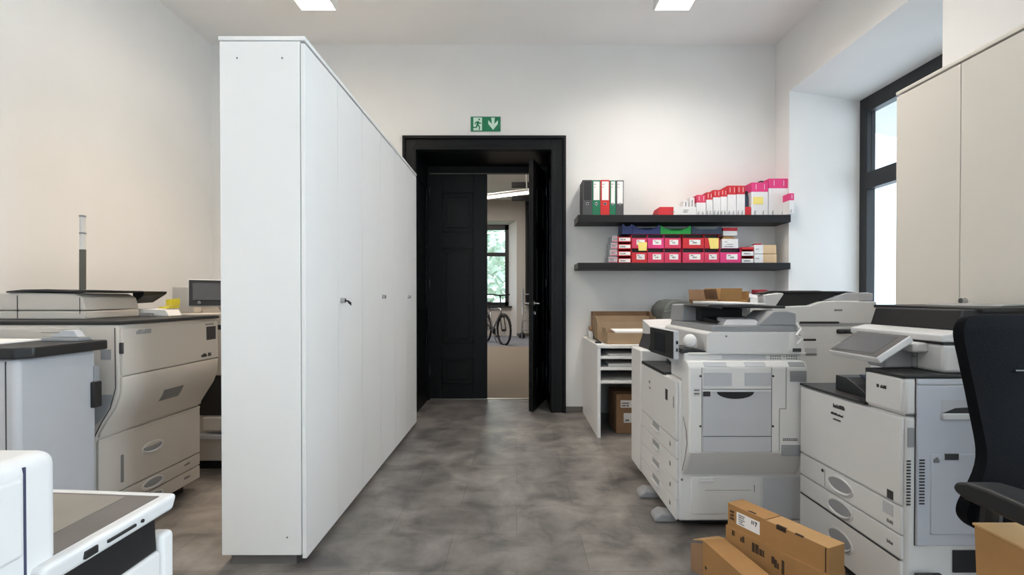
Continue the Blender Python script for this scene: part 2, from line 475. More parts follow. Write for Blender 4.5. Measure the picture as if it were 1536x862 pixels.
# pendant lamps of the next room
t = thing('pendant_lamp', 'slim glowing tube lamp hanging across the next room beyond the doorway', 'lamp', (.17, 8.75, 3.93))
part('suspension_rod', MB().cyl((.17, 8.75, 2.96), (.17, 8.75, 3.93), .012), M_lampw, t)
part('ceiling_rose', MB().cyl((.17, 8.75, 3.9), (.17, 8.75, 3.93), .05), M_lampw, t)
part('tube', MB().cyl((-1.6, 9.75, 2.86), (.24, 8.71, 2.88), .026), M_lampe2, t)
part('tube_housing', MB().cyl((-1.6, 9.75, 2.905), (.27, 8.69, 2.92), .026).ball((.25, 8.7, 2.9), .055, .055, .06), M_lampw, t)
t = thing('linear_lamp', 'dark twin bar lamp under the ceiling of the next room', 'lamp', (.5, 10.2, 3.93))
part('lamp_bar', MB().box(-.1, 1.4, 10.0, 10.1, 3.24, 3.34, .01), M_shelf, t)
part('lamp_bar', MB().box(-.1, 1.4, 10.4, 10.5, 3.06, 3.16, .01), M_shelf, t)
part('suspension_rod', MB().cyl((.9, 10.05, 3.3), (.9, 10.05, 3.93), .01), M_shelf, t)
part('cross_bracket', MB().box(.85, .95, 10.02, 10.48, 3.14, 3.26, .005), M_shelf, t)

# bicycle, standing obliquely by the window
def bicycle(loc, ang):
    t = thing('bicycle', 'city bicycle with black wheels parked before the window of the next room', 'bicycle', loc, rotz=ang)
    R, WB = .345, 1.06
    for nm, x in (('front_wheel', WB / 2), ('rear_wheel', -WB / 2)):
        pts = [(x + R * math.cos(a * PI / 18), 0, R + R * math.sin(a * PI / 18)) for a in range(36)]
        wh = part(nm, MB().tube(pts, .026, 8, closed=True), M_rub, t)
        s = MB()
        for k in range(18):
            a = k * PI / 9
            s.cyl((x, .02 if k % 2 else -.02, R), (x + (R - .03) * math.cos(a), 0, R + (R - .03) * math.sin(a)), .0025, n=5)
        part('spokes', s, M_alu, wh)
        part('hub', MB().cyl((x, -.05, R), (x, .05, R), .025), M_plk, wh)
        pts = [(x + (R + .045) * math.cos(a * PI / 12), 0, R + (R + .045) * math.sin(a * PI / 12)) for a in range(1, 13 if nm == 'front_wheel' else 14)]
        part('mudguard', MB().tube(pts, .014, 6), M_plk, wh)
    BB, ST, HT = (-.1, 0, .3), (-.26, 0, .82), (.35, 0, .86)
    fr = MB()
    fr.tube([BB, ST], .019).tube([(.37, 0, .78), BB], .024).tube([ST, HT], .018)
    fr.tube([BB, (-WB / 2, .06, R)], .011).tube([BB, (-WB / 2, -.06, R)], .011)
    fr.tube([ST, (-WB / 2, .06, R)], .009).tube([ST, (-WB / 2, -.06, R)], .009)
    fr.tube([HT, (.39, 0, .72)], .022)
    part('frame', fr, M_alu, t)
    part('fork', MB().tube([(.39, 0, .72), (.44, .05, .64), (WB / 2, .055, R)], .013).tube([(.39, 0, .72), (.44, -.05, .64), (WB / 2, -.055, R)], .013), M_plk, t)
    part('handlebar', MB().tube([HT, (.33, 0, 1.17)], .017).tube([(.2, .31, 1.19), (.31, .24, 1.2), (.36, .05, 1.17), (.36, -.05, 1.17), (.31, -.24, 1.2), (.2, -.31, 1.19)], .018), M_plk, t)
    part('saddle', MB().ball((-.31, 0, .99), .13, .065, .035).cyl((-.26, 0, .8), (-.3, 0, .98), .014), M_plk, t)
    part('crank', MB().cyl((-.1, .03, .3), (-.1, .045, .3), .09).tube([(-.1, .05, .3), (-.02, .07, .16)], .012).tube([(-.1, -.05, .3), (-.18, -.07, .44)], .012), M_plk, t)
    part('pedal', MB().box(-.07, .03, .07, .15, .14, .165, .005), M_plk, t)
    part('pedal', MB().box(-.23, -.13, -.15, -.07, .43, .455, .005), M_plk, t)
    part('carrier', MB().box(-.75, -.35, -.06, .06, .74, .755, .004).tube([(-.7, 0, .74), (-WB / 2, .06, R)], .006), M_plk, t)
    part('kickstand', MB().tube([(-.18, .06, .28), (-.3, .2, .01)], .011), M_alu, t)
bicycle((-.55, 12.75, 0), math.radians(-62))

# folding ladder leaning by the far wall
t = thing('stepladder', 'folded aluminium stepladder leaning on the far wall of the next room', 'ladder', (.28, 14.2, 0))
for x in (.14, .44):
    part('rail', MB().tube([(x, 14.12, 0), (x * .75 + .075, 14.75, 1.36)], .022, 6), M_alu, t)
    part('rear_leg', MB().tube([(x + .02, 14.5, 0), (x * .75 + .075, 14.82, 1.3)], .015, 6), M_alu, t)
for k in range(5):
    q = (k + 1) / 5.6
    xa = .14 + (.18 - .14) * q; xb = .44 + (.405 - .44) * q
    part('tread', MB().box(xa, xb, 14.1 + .63 * q, 14.18 + .63 * q, 1.36 * q - .02, 1.36 * q + .01, .004), M_alu, t)
solo('bag', MB().prism([(.05, .002), (.24, .002), (.22, .12), (.15, .2), (.08, .1)], 'y', 14.35, 14.48, .03, 3), M_pld, (.14, 14.4, 0), 'small dark bag on the floor beside the stepladder', 'bag')

# outside
struct('ground_outside', MB().box(-14, 12, FY + .55, 45, -.6, -.5), M_extg)
def tree(loc, h, r, label):
    t = thing('tree', label, 'tree', loc)
    part('trunk', MB().cyl((loc[0], loc[1], loc[2]), (loc[0] + .1, loc[1], loc[2] + h * .55), .16, .1, 10), M_bark, t)
    m = MB(); rd = random.Random(int(h * 100))
    for k in range(420):
        d = Vector((rd.gauss(0, 1), rd.gauss(0, 1), rd.gauss(0, 1))).normalized() * (r * rd.uniform(.55, 1.0))
        c = Vector((loc[0], loc[1], loc[2] + h * .62)) + Vector((d.x, d.y, d.z * 1.2))
        s = rd.uniform(.1, .26)
        a = Vector((rd.gauss(0, 1), rd.gauss(0, 1), rd.gauss(0, 1))).normalized(); b_ = a.orthogonal().normalized()
        m.hexa([tuple(c + a * s * i + b_ * s * j + a.cross(b_) * .01 * k2) for k2 in (0, 1) for i, j in ((-1, -.5), (1, -.5), (1, .5), (-1, .5))])
    part('crown', m, M_leaf, t)
tree((-1.5, 22, -.5), 5.2, 1.6, 'green tree outside the next room, behind the bicycle window')
tree((-3.4, 25, -.5), 6.4, 2.0, 'taller green tree further off outside the window of the next room')

# ------------------------------------------------------------------ exit sign
t = thing('exit_sign', 'green emergency exit sign with running figure and down arrow above the doorway', 'sign', (-.301, YB, 2.73))
SX0, SX1, SZ0, SZ1 = -.447, -.157, 2.735, 2.878
part('sign_plate', MB().box(SX0, SX1, YB - .008, YB, SZ0, SZ1, .001), M_sign, t)
def up(pts):  # 0..1 sign coordinates
    return [(u * (SX1 - SX0), v * (SZ1 - SZ0)) for u, v in pts]
o_ = (SX0, YB - .0082, SZ0); U, V = (1, 0, 0), (0, 0, 1)
part('arrow', MB().poly(o_, U, V, up([(.75, .1), (.91, .5), (.91, .75), (.79, .5), (.81, .93), (.69, .93), (.71, .5), (.59, .75), (.59, .5)])), M_signw, t)
part('doorway_symbol', MB().poly(o_, U, V, up([(.09, .06), (.38, .06), (.38, .94), (.09, .94)]), .0005), M_signw, t)
g = MB()
k_ = 1.001
o2 = (SX0, YB - .009, SZ0)
g.poly(o2, U, V, up([(.27, .74), (.30, .74), (.315, .80), (.30, .87), (.27, .87), (.255, .80)]))
g.poly(o2, U, V, up([(.20, .68), (.27, .70), (.275, .48), (.235, .38), (.19, .42)]))
g.poly(o2, U, V, up([(.20, .68), (.14, .60), (.13, .45), (.155, .45), (.17, .56), (.21, .60)]))
g.poly(o2, U, V, up([(.26, .70), (.31, .58), (.36, .60), (.36, .54), (.30, .50), (.25, .58)]))
g.poly(o2, U, V, up([(.19, .42), (.245, .40), (.20, .24), (.08, .22), (.08, .30), (.17, .32)]))
g.poly(o2, U, V, up([(.235, .44), (.28, .44), (.315, .28), (.30, .08), (.27, .08), (.275, .27)]))
part('running_figure_symbol', g, M_sign, t)

# ------------------------------------------------------------------ ceiling lamps (louvred)
def lamp(x0, x1, yf, label, power=1.0, spread=None, col=None):
    y0, y1 = yf - 1.25, yf
    xc = (x0 + x1) / 2
    t = thing('ceiling_lamp', label, 'lamp', (xc, (y0 + y1) / 2, ZC), group='louvred lamps on the ceiling')
    h = MB()
    h.box(x0, x1, y0, y1, 3.53, ZC, .004)
    h.box(x0, x0 + .012, y0, y1, 3.47, 3.53); h.box(x1 - .012, x1, y0, y1, 3.47, 3.53)
    h.box(x0 + .012, x1 - .012, y0, y0 + .012, 3.47, 3.53); h.box(x0 + .012, x1 - .012, y1 - .012, y1, 3.47, 3.53)
    part('housing', h, M_lampw, t)
    part('diffuser', MB().box(x0 + .014, x1 - .014, y0 + .014, y1 - .014, 3.512, 3.528), M_lampe, t)
    s = MB()
    for k in range(1, 12):
        yy = y0 + (y1 - y0) * k / 12
        s.box(x0 + .013, x1 - .013, yy - .002, yy + .002, 3.475, 3.51)
    s.box(xc - .003, xc + .003, y0 + .013, y1 - .013, 3.475, 3.511)
    part('louvre', s, M_lampw, t)
    d = bpy.data.lights.new('lamp_light', 'AREA'); d.shape = 'RECTANGLE'
    d.size = x1 - x0 - .04; d.size_y = y1 - y0 - .04; d.energy = LAMP_W * power; d.color = col or LAMP_C; d.spread = math.radians(spread or LAMP_SPREAD)
    lo = bpy.data.objects.new('lamp_light', d); COL.objects.link(lo); lo.location = (xc, (y0 + y1) / 2, 3.468)
    lo.parent = t; lo.location = (0, 0, 3.468 - ZC)
LAMP_W, LAMP_C, LAMP_SPREAD = 40.0, (1.0, .82, .63), 104
lamp(-1.77, -1.47, 4.29, 'louvred ceiling lamp above the row of white cabinets', .32)
lamp(1.12, 1.42, 4.29, 'louvred ceiling lamp above the copiers near the black shelves', .40, 150, (1.0, .96, .92))
lamp(-1.77, -1.47, .85, 'louvred ceiling lamp over the copier with flat touch panel', .05, None, (1.0, .93, .85))
lamp(-1.77, -1.47, -1.4, 'louvred ceiling lamp behind the viewpoint, on the window-free side', .08, None, (1.0, .93, .85))
lamp(1.12, 1.42, -1.4, 'louvred ceiling lamp behind the viewpoint, on the window side', .1, None, (1.0, .93, .85))

# ------------------------------------------------------------------ daylight and added fill lights
world = bpy.data.worlds.new('overcast_sky'); SC.world = world; world.use_nodes = True
bg = world.node_tree.nodes['Background']
bg.inputs['Color'].default_value = (.72, .85, 1.0, 1); bg.inputs['Strength'].default_value = 2.5
def portal(loc, rot, sx, sy):
    d = bpy.data.lights.new('window_portal', 'AREA'); d.shape = 'RECTANGLE'; d.size = sx; d.size_y = sy
    d.cycles.is_portal = True
    o = bpy.data.objects.new('window_portal', d); COL.objects.link(o); o.location = loc; o.rotation_euler = rot
portal((XW + .07, (NY0 + NY1) / 2, 1.88), (0, PI / 2, 0), 2.1, NY1 - NY0)
portal((XW + .07, (MY0 + MY1) / 2, 1.88), (0, PI / 2, 0), 2.1, MY1 - MY0)
portal((.7, YR - .26, 1.9), (PI / 2, 0, 0), 1.8, 2.1)
portal(((WX0 + WX1) / 2, FY + .53, 2.06), (-PI / 2, 0, 0), 1.9, 2.5)
def area(loc, sx, sy, e, col, rot=(0, 0, 0)):
    d = bpy.data.lights.new('added_fill_light', 'AREA'); d.shape = 'RECTANGLE'; d.size = sx; d.size_y = sy; d.energy = e; d.color = col
    o = bpy.data.objects.new('added_fill_light', d); COL.objects.link(o); o.location = loc; o.rotation_euler = rot
area((XW + .3, (MY0 + MY1) / 2, 1.9), 2.1, MY1 - MY0, 170, (.78, .88, 1.0), (0, PI / 2, 0))  # added fill outside the side window, brightens the aisle cabinet doors
area((.7, YR - .4, 1.9), 1.6, 2.1, 34, (.76, .87, 1.0), (PI / 2, 0, 0))  # added fill outside the rear window, for faces turned to the camera
area((-1.2, 9.3, 3.8), 1.4, .3, 60, (1, .93, .85))  # added light without a fixture, brightens the next room
area((-1.2, 12.6, 3.8), 1.4, .3, 60, (1, .93, .85))  # second added light in the next room, also without a fixture

# ------------------------------------------------------------------ tall white cabinets
def lock_knob(p, sx, key):
    """rotary lock on a door face at p, projecting along sx (x)"""
    x, y, z = p
    k = MB(); k.cyl((x, y, z), (x + sx * .022, y, z), .014, .012, 16)
    return k
def cabinet_row(xf, sx, y0, ny, depth, ztop, m, labels, group, locks, wd=.4):
    """cabinets 2 doors wide whose doors face sx; xf = door face; rows run along +y (ny cabinets)"""
    for i in range(ny):
        ya = y0 + i * 2 * wd; yb = ya + 2 * wd
        xb = xf - sx * depth; xd = xf - sx * .019
        t = thing('cabinet', labels[i], 'cabinet', ((xf + xb) / 2, (ya + yb) / 2, 0), group)
        b = MB(); xe = xd - sx * .002; lo, hi = min(xb, xe), max(xb, xe)
        b.box(lo, hi, ya + .001, ya + .02, .045, ztop - .02, .0015); b.box(lo, hi, yb - .02, yb - .001, .045, ztop - .02, .0015)
        b.box(min(xb, xb + sx * .01), max(xb, xb + sx * .01), ya + .02, yb - .02, .045, ztop - .02)
        b.box(lo, hi, ya + .02, yb - .02, .045, .065)
        part('body', b, m, t)
        part('top_panel', MB().box(min(xb - sx * .004, xf + sx * .003), max(xb - sx * .004, xf + sx * .003), ya - .004 if i == 0 else ya + .0005, yb - .0005, ztop - .019, ztop, .004), m, t)
        part('plinth', MB().box(min(xb + sx * .03, xd - sx * .03), max(xb + sx * .03, xd - sx * .03), ya + .02, yb - .002, 0, .045), M_base, t)
        for k in range(2):
            a = ya + k * wd + (.0042 if k == 0 else .0026); c_ = ya + (k + 1) * wd - (.0042 if k else .0026)
            d = part('door', MB().box(min(xd + sx * .001, xf), max(xd + sx * .001, xf), a, c_, .03, ztop - .027, .0015), m, t)
            for (ci, ck, yy, zz, key) in locks:
                if (ci, ck) == (i, k):
                    kb = part('lock_knob', lock_knob((xf, yy, zz), sx, key), M_chrome, d)
                    if key:
                        part('key', MB().tube([(xf + sx * .02, yy, zz), (xf + sx * .036, yy + .005, zz - .004)], .004, 8).hexa(
                            [(xf + sx * .034, yy, zz - .012), (xf + sx * .05, yy, zz - .026), (xf + sx * .05, yy + .006, zz - .026), (xf + sx * .034, yy + .006, zz - .012),
                             (xf + sx * .034, yy, zz + .002), (xf + sx * .05, yy, zz - .010), (xf + sx * .05, yy + .006, zz - .010), (xf + sx * .034, yy + .006, zz + .002)]), M_plk, d)
        if i == 0:
            s = MB()
            for xx in (.22, .78):
                s.cyl((xb + (xd - xb) * xx, ya, ztop - .09), (xb + (xd - xb) * xx, ya - .001, ztop - .09), .004, n=10)
            s.cyl((xb + (xd - xb) * .82, ya, .12), (xb + (xd - xb) * .82, ya - .001, .12), .004, n=10)
            part('screw_caps', s, M_print2, t)
LC = 'tall white double door cabinets along the aisle'
cabinet_row(-.878, 1, 2.16, 3, .352, 2.2, M_cab,
            ['tall white double door cabinet with black key, at the open end of the aisle row',
             'tall white double door cabinet in the middle of the aisle row, plain knob',
             'tall white double door cabinet at the end of the aisle row beside the black doorway'],
            LC, [(0, 1, 2.60, 1.105, True), (1, 1, 3.40, 1.125, False), (2, 1, 4.2, 1.125, False)])
cabinet_row(2.0, -1, 1.15, 2, .44, 2.2, M_cabr,
            ['tall beige double door cabinet of the window wall, the one beside the chair back',
             'tall beige double door cabinet whose edge overlaps the black window frame'],
            'tall beige cabinets along the window wall', [(1, 0, 2.318, 1.105, False), (0, 0, 1.52, 1.105, False)])
# ------------------------------------------------------------------ floating shelves and what stands on them
SYF = 4.785
YF = 4.842
def wall_shelf(z0, z1, label):
    t = thing('wall_shelf', label, 'shelf', (1.54, YB, z0))
    part('board', MB().box(.563, XR, SYF, YB, z0, z1, .003), M_shelf, t)
    part('end_cap', MB().box(.561, .563, SYF + .003, YB, z0 + .003, z1 - .003), M_print2, t)
wall_shelf(1.812, 1.88, 'upper black floating shelf carrying binders and toner cartons')
wall_shelf(1.38, 1.44, 'lower black floating shelf carrying the stacked red bins')
P = 161.0
def X(px, y=YF): return (px - 775.0) / 780.0 * y
def Z(py, y=YF): return CAMZ + (446.0 - py) / 780.0 * y
ZU, ZL = 1.88, 1.44


def binder(px0, px1, h, m, label, lab, group='lever arch binders on the upper shelf'):
    x0, x1 = X(px0) + .001, X(px1) - .001
    t = thing('binder', label, 'binder', ((x0 + x1) / 2, YF + .11, ZU), group)
    c = MB(); z1 = ZU + h
    c.box(x0, x1, YF, YF + .004, ZU, z1, .0015); c.box(x0, x0 + .003, YF + .004, YF + .225, ZU, z1, .001); c.box(x1 - .003, x1, YF + .004, YF + .225, ZU, z1, .001)
    part('cover', c, m, t)
    part('pages', MB().box(x0 + .006, x1 - .006, YF + .02, YF + .21, ZU + .004, ZU + h * .92), M_paper, t)
    if lab:
        l0, l1, mm = lab
        lb = part('spine_label', MB().box(x0 + .012, x1 - .008, YF - .001, YF + .0005, ZU + l0, ZU + l1, .0005), mm, t)
        if mm is M_paper:
            part('print', MB().words((x0 + .016, YF - .0011, ZU), (1, 0, 0), (0, 0, 1), [(0, l1 - .03, .008, [.02]), (0, l1 - .055, .006, [.014])], int(px0)), M_print2, lb)
    r = MB(); xc = (x0 + x1) / 2
    r.tube([(xc + .011 * math.cos(a * PI / 8), YF - .001, ZU + .11 + .011 * math.sin(a * PI / 8)) for a in range(16)], .0025, 6, closed=True)
    part('finger_ring', r, M_chrome, t)
    part('finger_hole', MB().cyl((xc, YF - .0006, ZU + .11), (xc, YF + .0005, ZU + .11), .009, n=14), M_pld, t)
binder(873.7, 888, .332, M_greyb, 'grey marbled binder with dark label, at the wall end of the shelf row', (.145, .32, M_pld))
binder(888, 900.5, .33, M_green, 'green binder with broad white label standing beside the red binder', (.145, .318, M_paper))
binder(900.5, 914.2, .332, M_redb, 'red binder with white spine label between two green binders', (.145, .318, M_paper))
binder(914.2, 923.6, .327, M_green, 'narrow green binder with tall white label between red and grey binders', (.112, .318, M_paper))
binder(923.6, 935.4, .328, M_greyb, 'grey binder with tall white label, closing the binder row', (.112, .318, M_paper))

GT = 'toner cartons on the upper shelf'
def toner(px0, px1, ptop, pband, label, band, dy=.2, y=YF, cat='carton', seed=1, group=GT, tabs=2):
    x0, x1 = X(px0, y) + .001, X(px1, y) - .001
    z1 = Z(ptop, y); zb = Z(pband, y)
    t = thing('toner_carton', label, cat, ((x0 + x1) / 2, y + dy / 2, ZU), group)
    part('body', MB().box(x0, x1, y, y + dy, ZU, zb, .001), M_boxw, t)
    bd = part('coloured_band', MB().box(x0, x1, y, y + dy, zb, z1, .001), band, t)
    w = MB()
    for k in range(tabs):
        xx = x0 + (x1 - x0) * (k + .55) / tabs
        w.quad((xx, y - .0003, zb), (1, 0, 0), (0, 0, 1), -.002, .002, (z1 - zb) * .25, (z1 - zb) * .8)
    part('print', w, M_boxw, bd)
    w = MB(); q = min(.16, zb - ZU)
    for k in range(tabs):
        xx = x0 + (x1 - x0) * (k + .5) / tabs
        w.words((xx, y - .0003, ZU + .01), (0, 0, 1), (-1, 0, 0), [(0, 0, .006, [q * .25]), (0, .009, .004, [q * .18])], seed + k)
    part('print', w, M_print2, t)
# flat carton with a red end
x0, x1 = X(984.5), X(1044)
t = thing('flat_carton', 'long white carton with red end lying flat on the upper shelf', 'carton', ((x0 + x1) / 2, YF + .1, ZU))
xm = X(1010)
part('body', MB().box(xm, x1, YF, YF + .2, ZU, ZU + .082, .001), M_boxw, t)
part('red_end', MB().hexa([(x0 + .012, YF, ZU), (xm, YF, ZU), (xm, YF + .2, ZU), (x0, YF + .2, ZU), (x0 + .03, YF, ZU + .082), (xm, YF, ZU + .082), (xm, YF + .2, ZU + .082), (x0 + .03, YF + .2, ZU + .082)], .001), M_red, t)
part('print', MB().words((xm + .09, YF - .0005, ZU + .03), (1, 0, 0), (0, 0, 1), [(0, .0, .012, [.04]), (.0, .018, .008, [.05]), (-.11, .0, .01, [.03])], 4), M_print2, t)
for k, (a, b_, h) in enumerate(((1026, 1033, .075), (1035.5, 1042.5, .112))):
    xa, xb = X(a), X(b_)
    t = thing('small_box', ('short' if k == 0 else 'taller') + ' grey white box standing on the red ended flat carton', 'box', ((xa + xb) / 2, YF + .05, ZU + .083))
    part('body', MB().box(xa, xb, YF + .02, YF + .12, ZU + .083, ZU + .083 + h * .8, .001), M_boxw, t)
    part('print', MB().words((xa + .004, YF + .0195, ZU + .09), (0, 0, 1), (-1, 0, 0), [(0, -.022, .012, [h * .55])], 3 + k), M_print2, t)
toner(1044.5, 1058.3, 292.4, 304, 'shortest upright toner carton with rose band, next to the flat carton', M_rose, seed=11)
toner(1059, 1068.6, 288.5, 299.5, 'narrow toner carton with red band, second in the rising row', M_red, seed=12)
toner(1069.2, 1080.2, 285, 296, 'toner carton with red band, third in the rising row of cartons', M_red, seed=13)
toner(1080.4, 1090.4, 284, 295, 'toner carton with red band, fourth in the rising row of cartons', M_red, seed=14)
toner(1090.8, 1104, 278.5, 292, 'tall red banded toner carton, first of the two tallest reds', M_red, seed=15)
toner(1104.4, 1117, 278.5, 291.5, 'tall red banded toner carton beside the small dark bottle', M_red, seed=16)
toner(1126.6, 1151.5, 273.8, 287.8, 'wide pink banded toner carton with a yellow note on it', M_pink, seed=17)
toner(1152.2, 1181.6, 268, 282.5, 'largest pink banded toner carton at the window end of the shelf', M_pink, seed=18)
toner(1183.2, 1190.6, 290, 300.5, 'narrow pink topped carton overhanging the shelf edge by the window', M_pink, dy=.118, y=4.722, seed=19, tabs=1)
xa, xb = X(1117.3), X(1125.8)
solo('red_box', MB().box(xa, xb, YF, YF + .15, ZU, ZU + .082, .001), M_red, ((xa + xb) / 2, YF + .075, ZU), 'small plain red box between red banded and pink banded cartons', 'box')
t = thing('toner_bottle', 'small dark bottle standing on the plain red box', 'bottle', ((xa + xb) / 2, YF + .07, ZU + .082))
xc = (xa + xb) / 2
part('body', MB().cyl((xc, YF + .05, ZU + .0825), (xc, YF + .05, ZU + .19), .022, n=16), M_slate, t)
part('cap', MB().cyl((xc, YF + .05, ZU + .19), (xc, YF + .05, ZU + .235), .017, n=16), M_pld, t)
solo('sticky_note', MB().box(X(1129), X(1144), YF - .002, YF - .0008, Z(306.5), Z(295.5)), M_yellow, (X(1136), YF - .0015, Z(306.5)), 'yellow sticky note on the pink banded carton of the upper shelf', 'note')
solo('cable_coil', MB().tube([(X(1145) + .022 * math.cos(a * PI / 6), YF + .06 + .03 * math.sin(a * PI / 6), Z(273.8) + .008 + .014 * math.sin(a * PI / 6 + .6) + .006) for a in range(12)], .006, 8, closed=True), M_pld, (X(1145), YF + .06, Z(273.8)),
     'small black coil lying on top of a pink banded carton', 'coil')

# ---- lower shelf: red open front bins
GB = 'red stacking bins on the lower shelf'
def bin_(px0, px1, zb, h, m, label, seed, lab=True, fronth=.72, group=GB, y=YF, dy=.22):
    x0, x1 = X(px0, y) + .0012, X(px1, y) - .0012
    t = thing('stacking_bin', label, 'bin', ((x0 + x1) / 2, y + dy / 2, zb), group)
    b = MB(); q = .003
    b.box(x0, x1, y, y + dy, zb, zb + q); b.box(x0, x1, y + dy - q, y + dy, zb + q, zb + h)
    b.box(x0, x0 + q, y + .012, y + dy - q, zb + q, zb + h); b.box(x1 - q, x1, y + .012, y + dy - q, zb + q, zb + h)
    b.box(x0 + q, x1 - q, y + .012, y + dy - q, zb + h - q, zb + h)
    part('shell', b, m, t)
    part('front_panel', MB().box(x0, x1, y, y + .004, zb + q, zb + h * fronth, .001), m, t)
    part('dark_fill', MB().box(x0 + .006, x1 - .006, y + .03, y + dy - .006, zb + .004, zb + h - .006), M_plk, t)  # plain black block filling the bin behind its mouth
    if lab:
        w_ = x1 - x0
        l = part('label', MB().box(x0 + w_ * .3, x0 + w_ * .83, y - .001, y + .0005, zb + h * .24, zb + h * .6), M_paper, t)
        part('print', MB().words((x0 + w_ * .36, y - .0011, zb + h * .34), (1, 0, 0), (0, 0, 1), [(w_ * .1, 0, h * .1, [w_ * .2]), (0, h * .13, h * .08, [w_ * .14])], seed), M_print2, l)
cols = [(947.5, 971), (971.5, 996), (996.5, 1021.5), (1024, 1056), (1056.5, 1079), (1080, 1111.5)]
mlow = [M_red, M_rose, M_rose, M_rose, M_rose, M_pink]
mup = [M_rose, M_pink, M_rose, M_red, M_red, None]
dl = ['red', 'rose', 'rose', 'wide rose', 'narrow rose', 'magenta']
du = ['rose', 'magenta', 'rose', 'wide red', 'red', '']
places = ['next to the small drawers', 'second from the small drawers', 'third from the small drawers', 'fourth from the small drawers', 'fifth from the small drawers', 'at the far end from the small drawers']
for k, (a, b_) in enumerate(cols):
    bin_(a, b_, ZL, .138, mlow[k], '%s open front bin of the bottom row, %s' % (dl[k], places[k]), 30 + k)
    if mup[k]:
        bin_(a, b_, ZL + .1385, .131, mup[k], '%s open front bin of the upper row, %s' % (du[k], places[k]), 40 + k, lab=(k != 4))
# carton with white front in the upper row, and a small red box on it
a, b_ = cols[5]; a, b_ = X(1083), X(1107)
t = thing('file_tray', 'white fronted carton stuffed with papers upon the magenta bin', 'tray', ((a + b_) / 2, YF + .1, ZL + .1385))
part('body', MB().box(a, b_, YF, YF + .2, ZL + .1388, ZL + .225, .001), M_boxw, t)
part('papers', MB().hexa([(a + .01, YF + .02, ZL + .225), (b_ - .01, YF + .02, ZL + .225), (b_ - .01, YF + .18, ZL + .225), (a + .01, YF + .18, ZL + .225), (a + .03, YF + .03, ZL + .255), (b_ - .03, YF + .03, ZL + .246), (b_ - .02, YF + .17, ZL + .246), (a + .02, YF + .17, ZL + .255)]), M_card2, t)
part('print', MB().words((a + .02, YF - .0006, ZL + .15), (1, 0, 0), (0, 0, 1), [(0, .0, .008, [.03, .05]), (0.02, .022, .006, [.06]), (0, .045, .006, [.03])], 61), M_print2, t)
a, b_ = X(1085), X(1106)
t = thing('small_carton', 'small red and white carton topmost on the lower shelf', 'carton', ((a + b_) / 2, YF + .08, ZL + .257))
part('body', MB().box(a, b_, YF + .01, YF + .16, ZL + .2572, ZL + .3, .001), M_boxw, t)
part('red_lid', MB().box(a - .002, b_ + .002, YF + .008, YF + .162, ZL + .3, ZL + .33, .001), M_red, t)
# small drawers stack at the start of the row
names = ['lowest', 'second', 'third', 'topmost']
for k in range(4):
    z0 = ZL + .0655 * k + .0003
    a, b_ = X(927), X(946.5)
    t = thing('drawer_box', '%s small red drawer box with white front in the four high stack' % names[k], 'drawer box', ((a + b_) / 2, YF + .1, z0), 'small red drawer boxes on the lower shelf')
    b = MB(); b.box(a, b_, YF + .006, YF + .2, z0, z0 + .003).box(a, a + .003, YF + .006, YF + .2, z0, z0 + .065).box(b_ - .003, b_, YF + .006, YF + .2, z0, z0 + .065).box(a, b_, YF + .197, YF + .2, z0, z0 + .065)
    part('shell', b, M_red, t)
    f_ = part('front_panel', MB().box(a, b_, YF, YF + .006, z0, z0 + .044, .001), M_red, t)
    part('label', MB().box(a + .01, b_ - .008, YF - .001, YF + .0004, z0 + .008, z0 + .038), M_paper, f_)
    part('print', MB().words((a + .02, YF - .0011, z0 + .016), (1, 0, 0), (0, 0, 1), [(0, 0, .012, [.05])], 70 + k), M_print2, f_)
# clear boxes at the wall side of the stack
for k in range(4):
    z0 = ZL + .065 * k + .0003
    a, b_ = X(913 + k * 1.7), X(926.4)
    t = thing('index_box', '%s pale grey index box in the narrow stack beside the red drawers' % names[k], 'box', ((a + b_) / 2, YF + .09, z0), 'pale index boxes on the lower shelf')
    part('body', MB().box(a, b_, YF + .01, YF + .2, z0, z0 + .06, .002), M_pll, t)
    part('front_rim', MB().box(a + .004, b_ - .004, YF + .006, YF + .01, z0 + .008, z0 + .014).box(a + .004, b_ - .004, YF + .006, YF + .01, z0 + .046, z0 + .05), M_rose, t)
    part('print', MB().words((a + .01, YF + .0095, z0 + .024), (1, 0, 0), (0, 0, 1), [(0, 0, .012, [.04])], 80 + k), M_print2, t)
# right hand small stack
for k in range(2):
    z0 = ZL + .068 * k + .0003
    a, b_ = X(1112.5), X(1130)
    t = thing('small_tray', ('lower' if k == 0 else 'upper') + ' small red tray with white front beside the pale cartons', 'tray', ((a + b_) / 2, YF + .1, z0), 'small red trays on the lower shelf')
    b = MB(); b.box(a, b_, YF + .006, YF + .2, z0, z0 + .003).box(a, a + .003, YF + .006, YF + .2, z0, z0 + .066).box(b_ - .003, b_, YF + .006, YF + .2, z0, z0 + .066).box(a, b_, YF + .197, YF + .2, z0, z0 + .066)
    if k: b.box(a, b_, YF + .0, YF + .2, z0 + .06, z0 + .08)
    part('shell', b, M_red, t)
    part('front_panel', MB().box(a, b_, YF, YF + .006, z0, z0 + .04, .001), M_boxw, t)
    part('print', MB().words((a + .02, YF - .0006, z0 + .014), (1, 0, 0), (0, 0, 1), [(0, 0, .012, [.06])], 90 + k), M_print2, t)
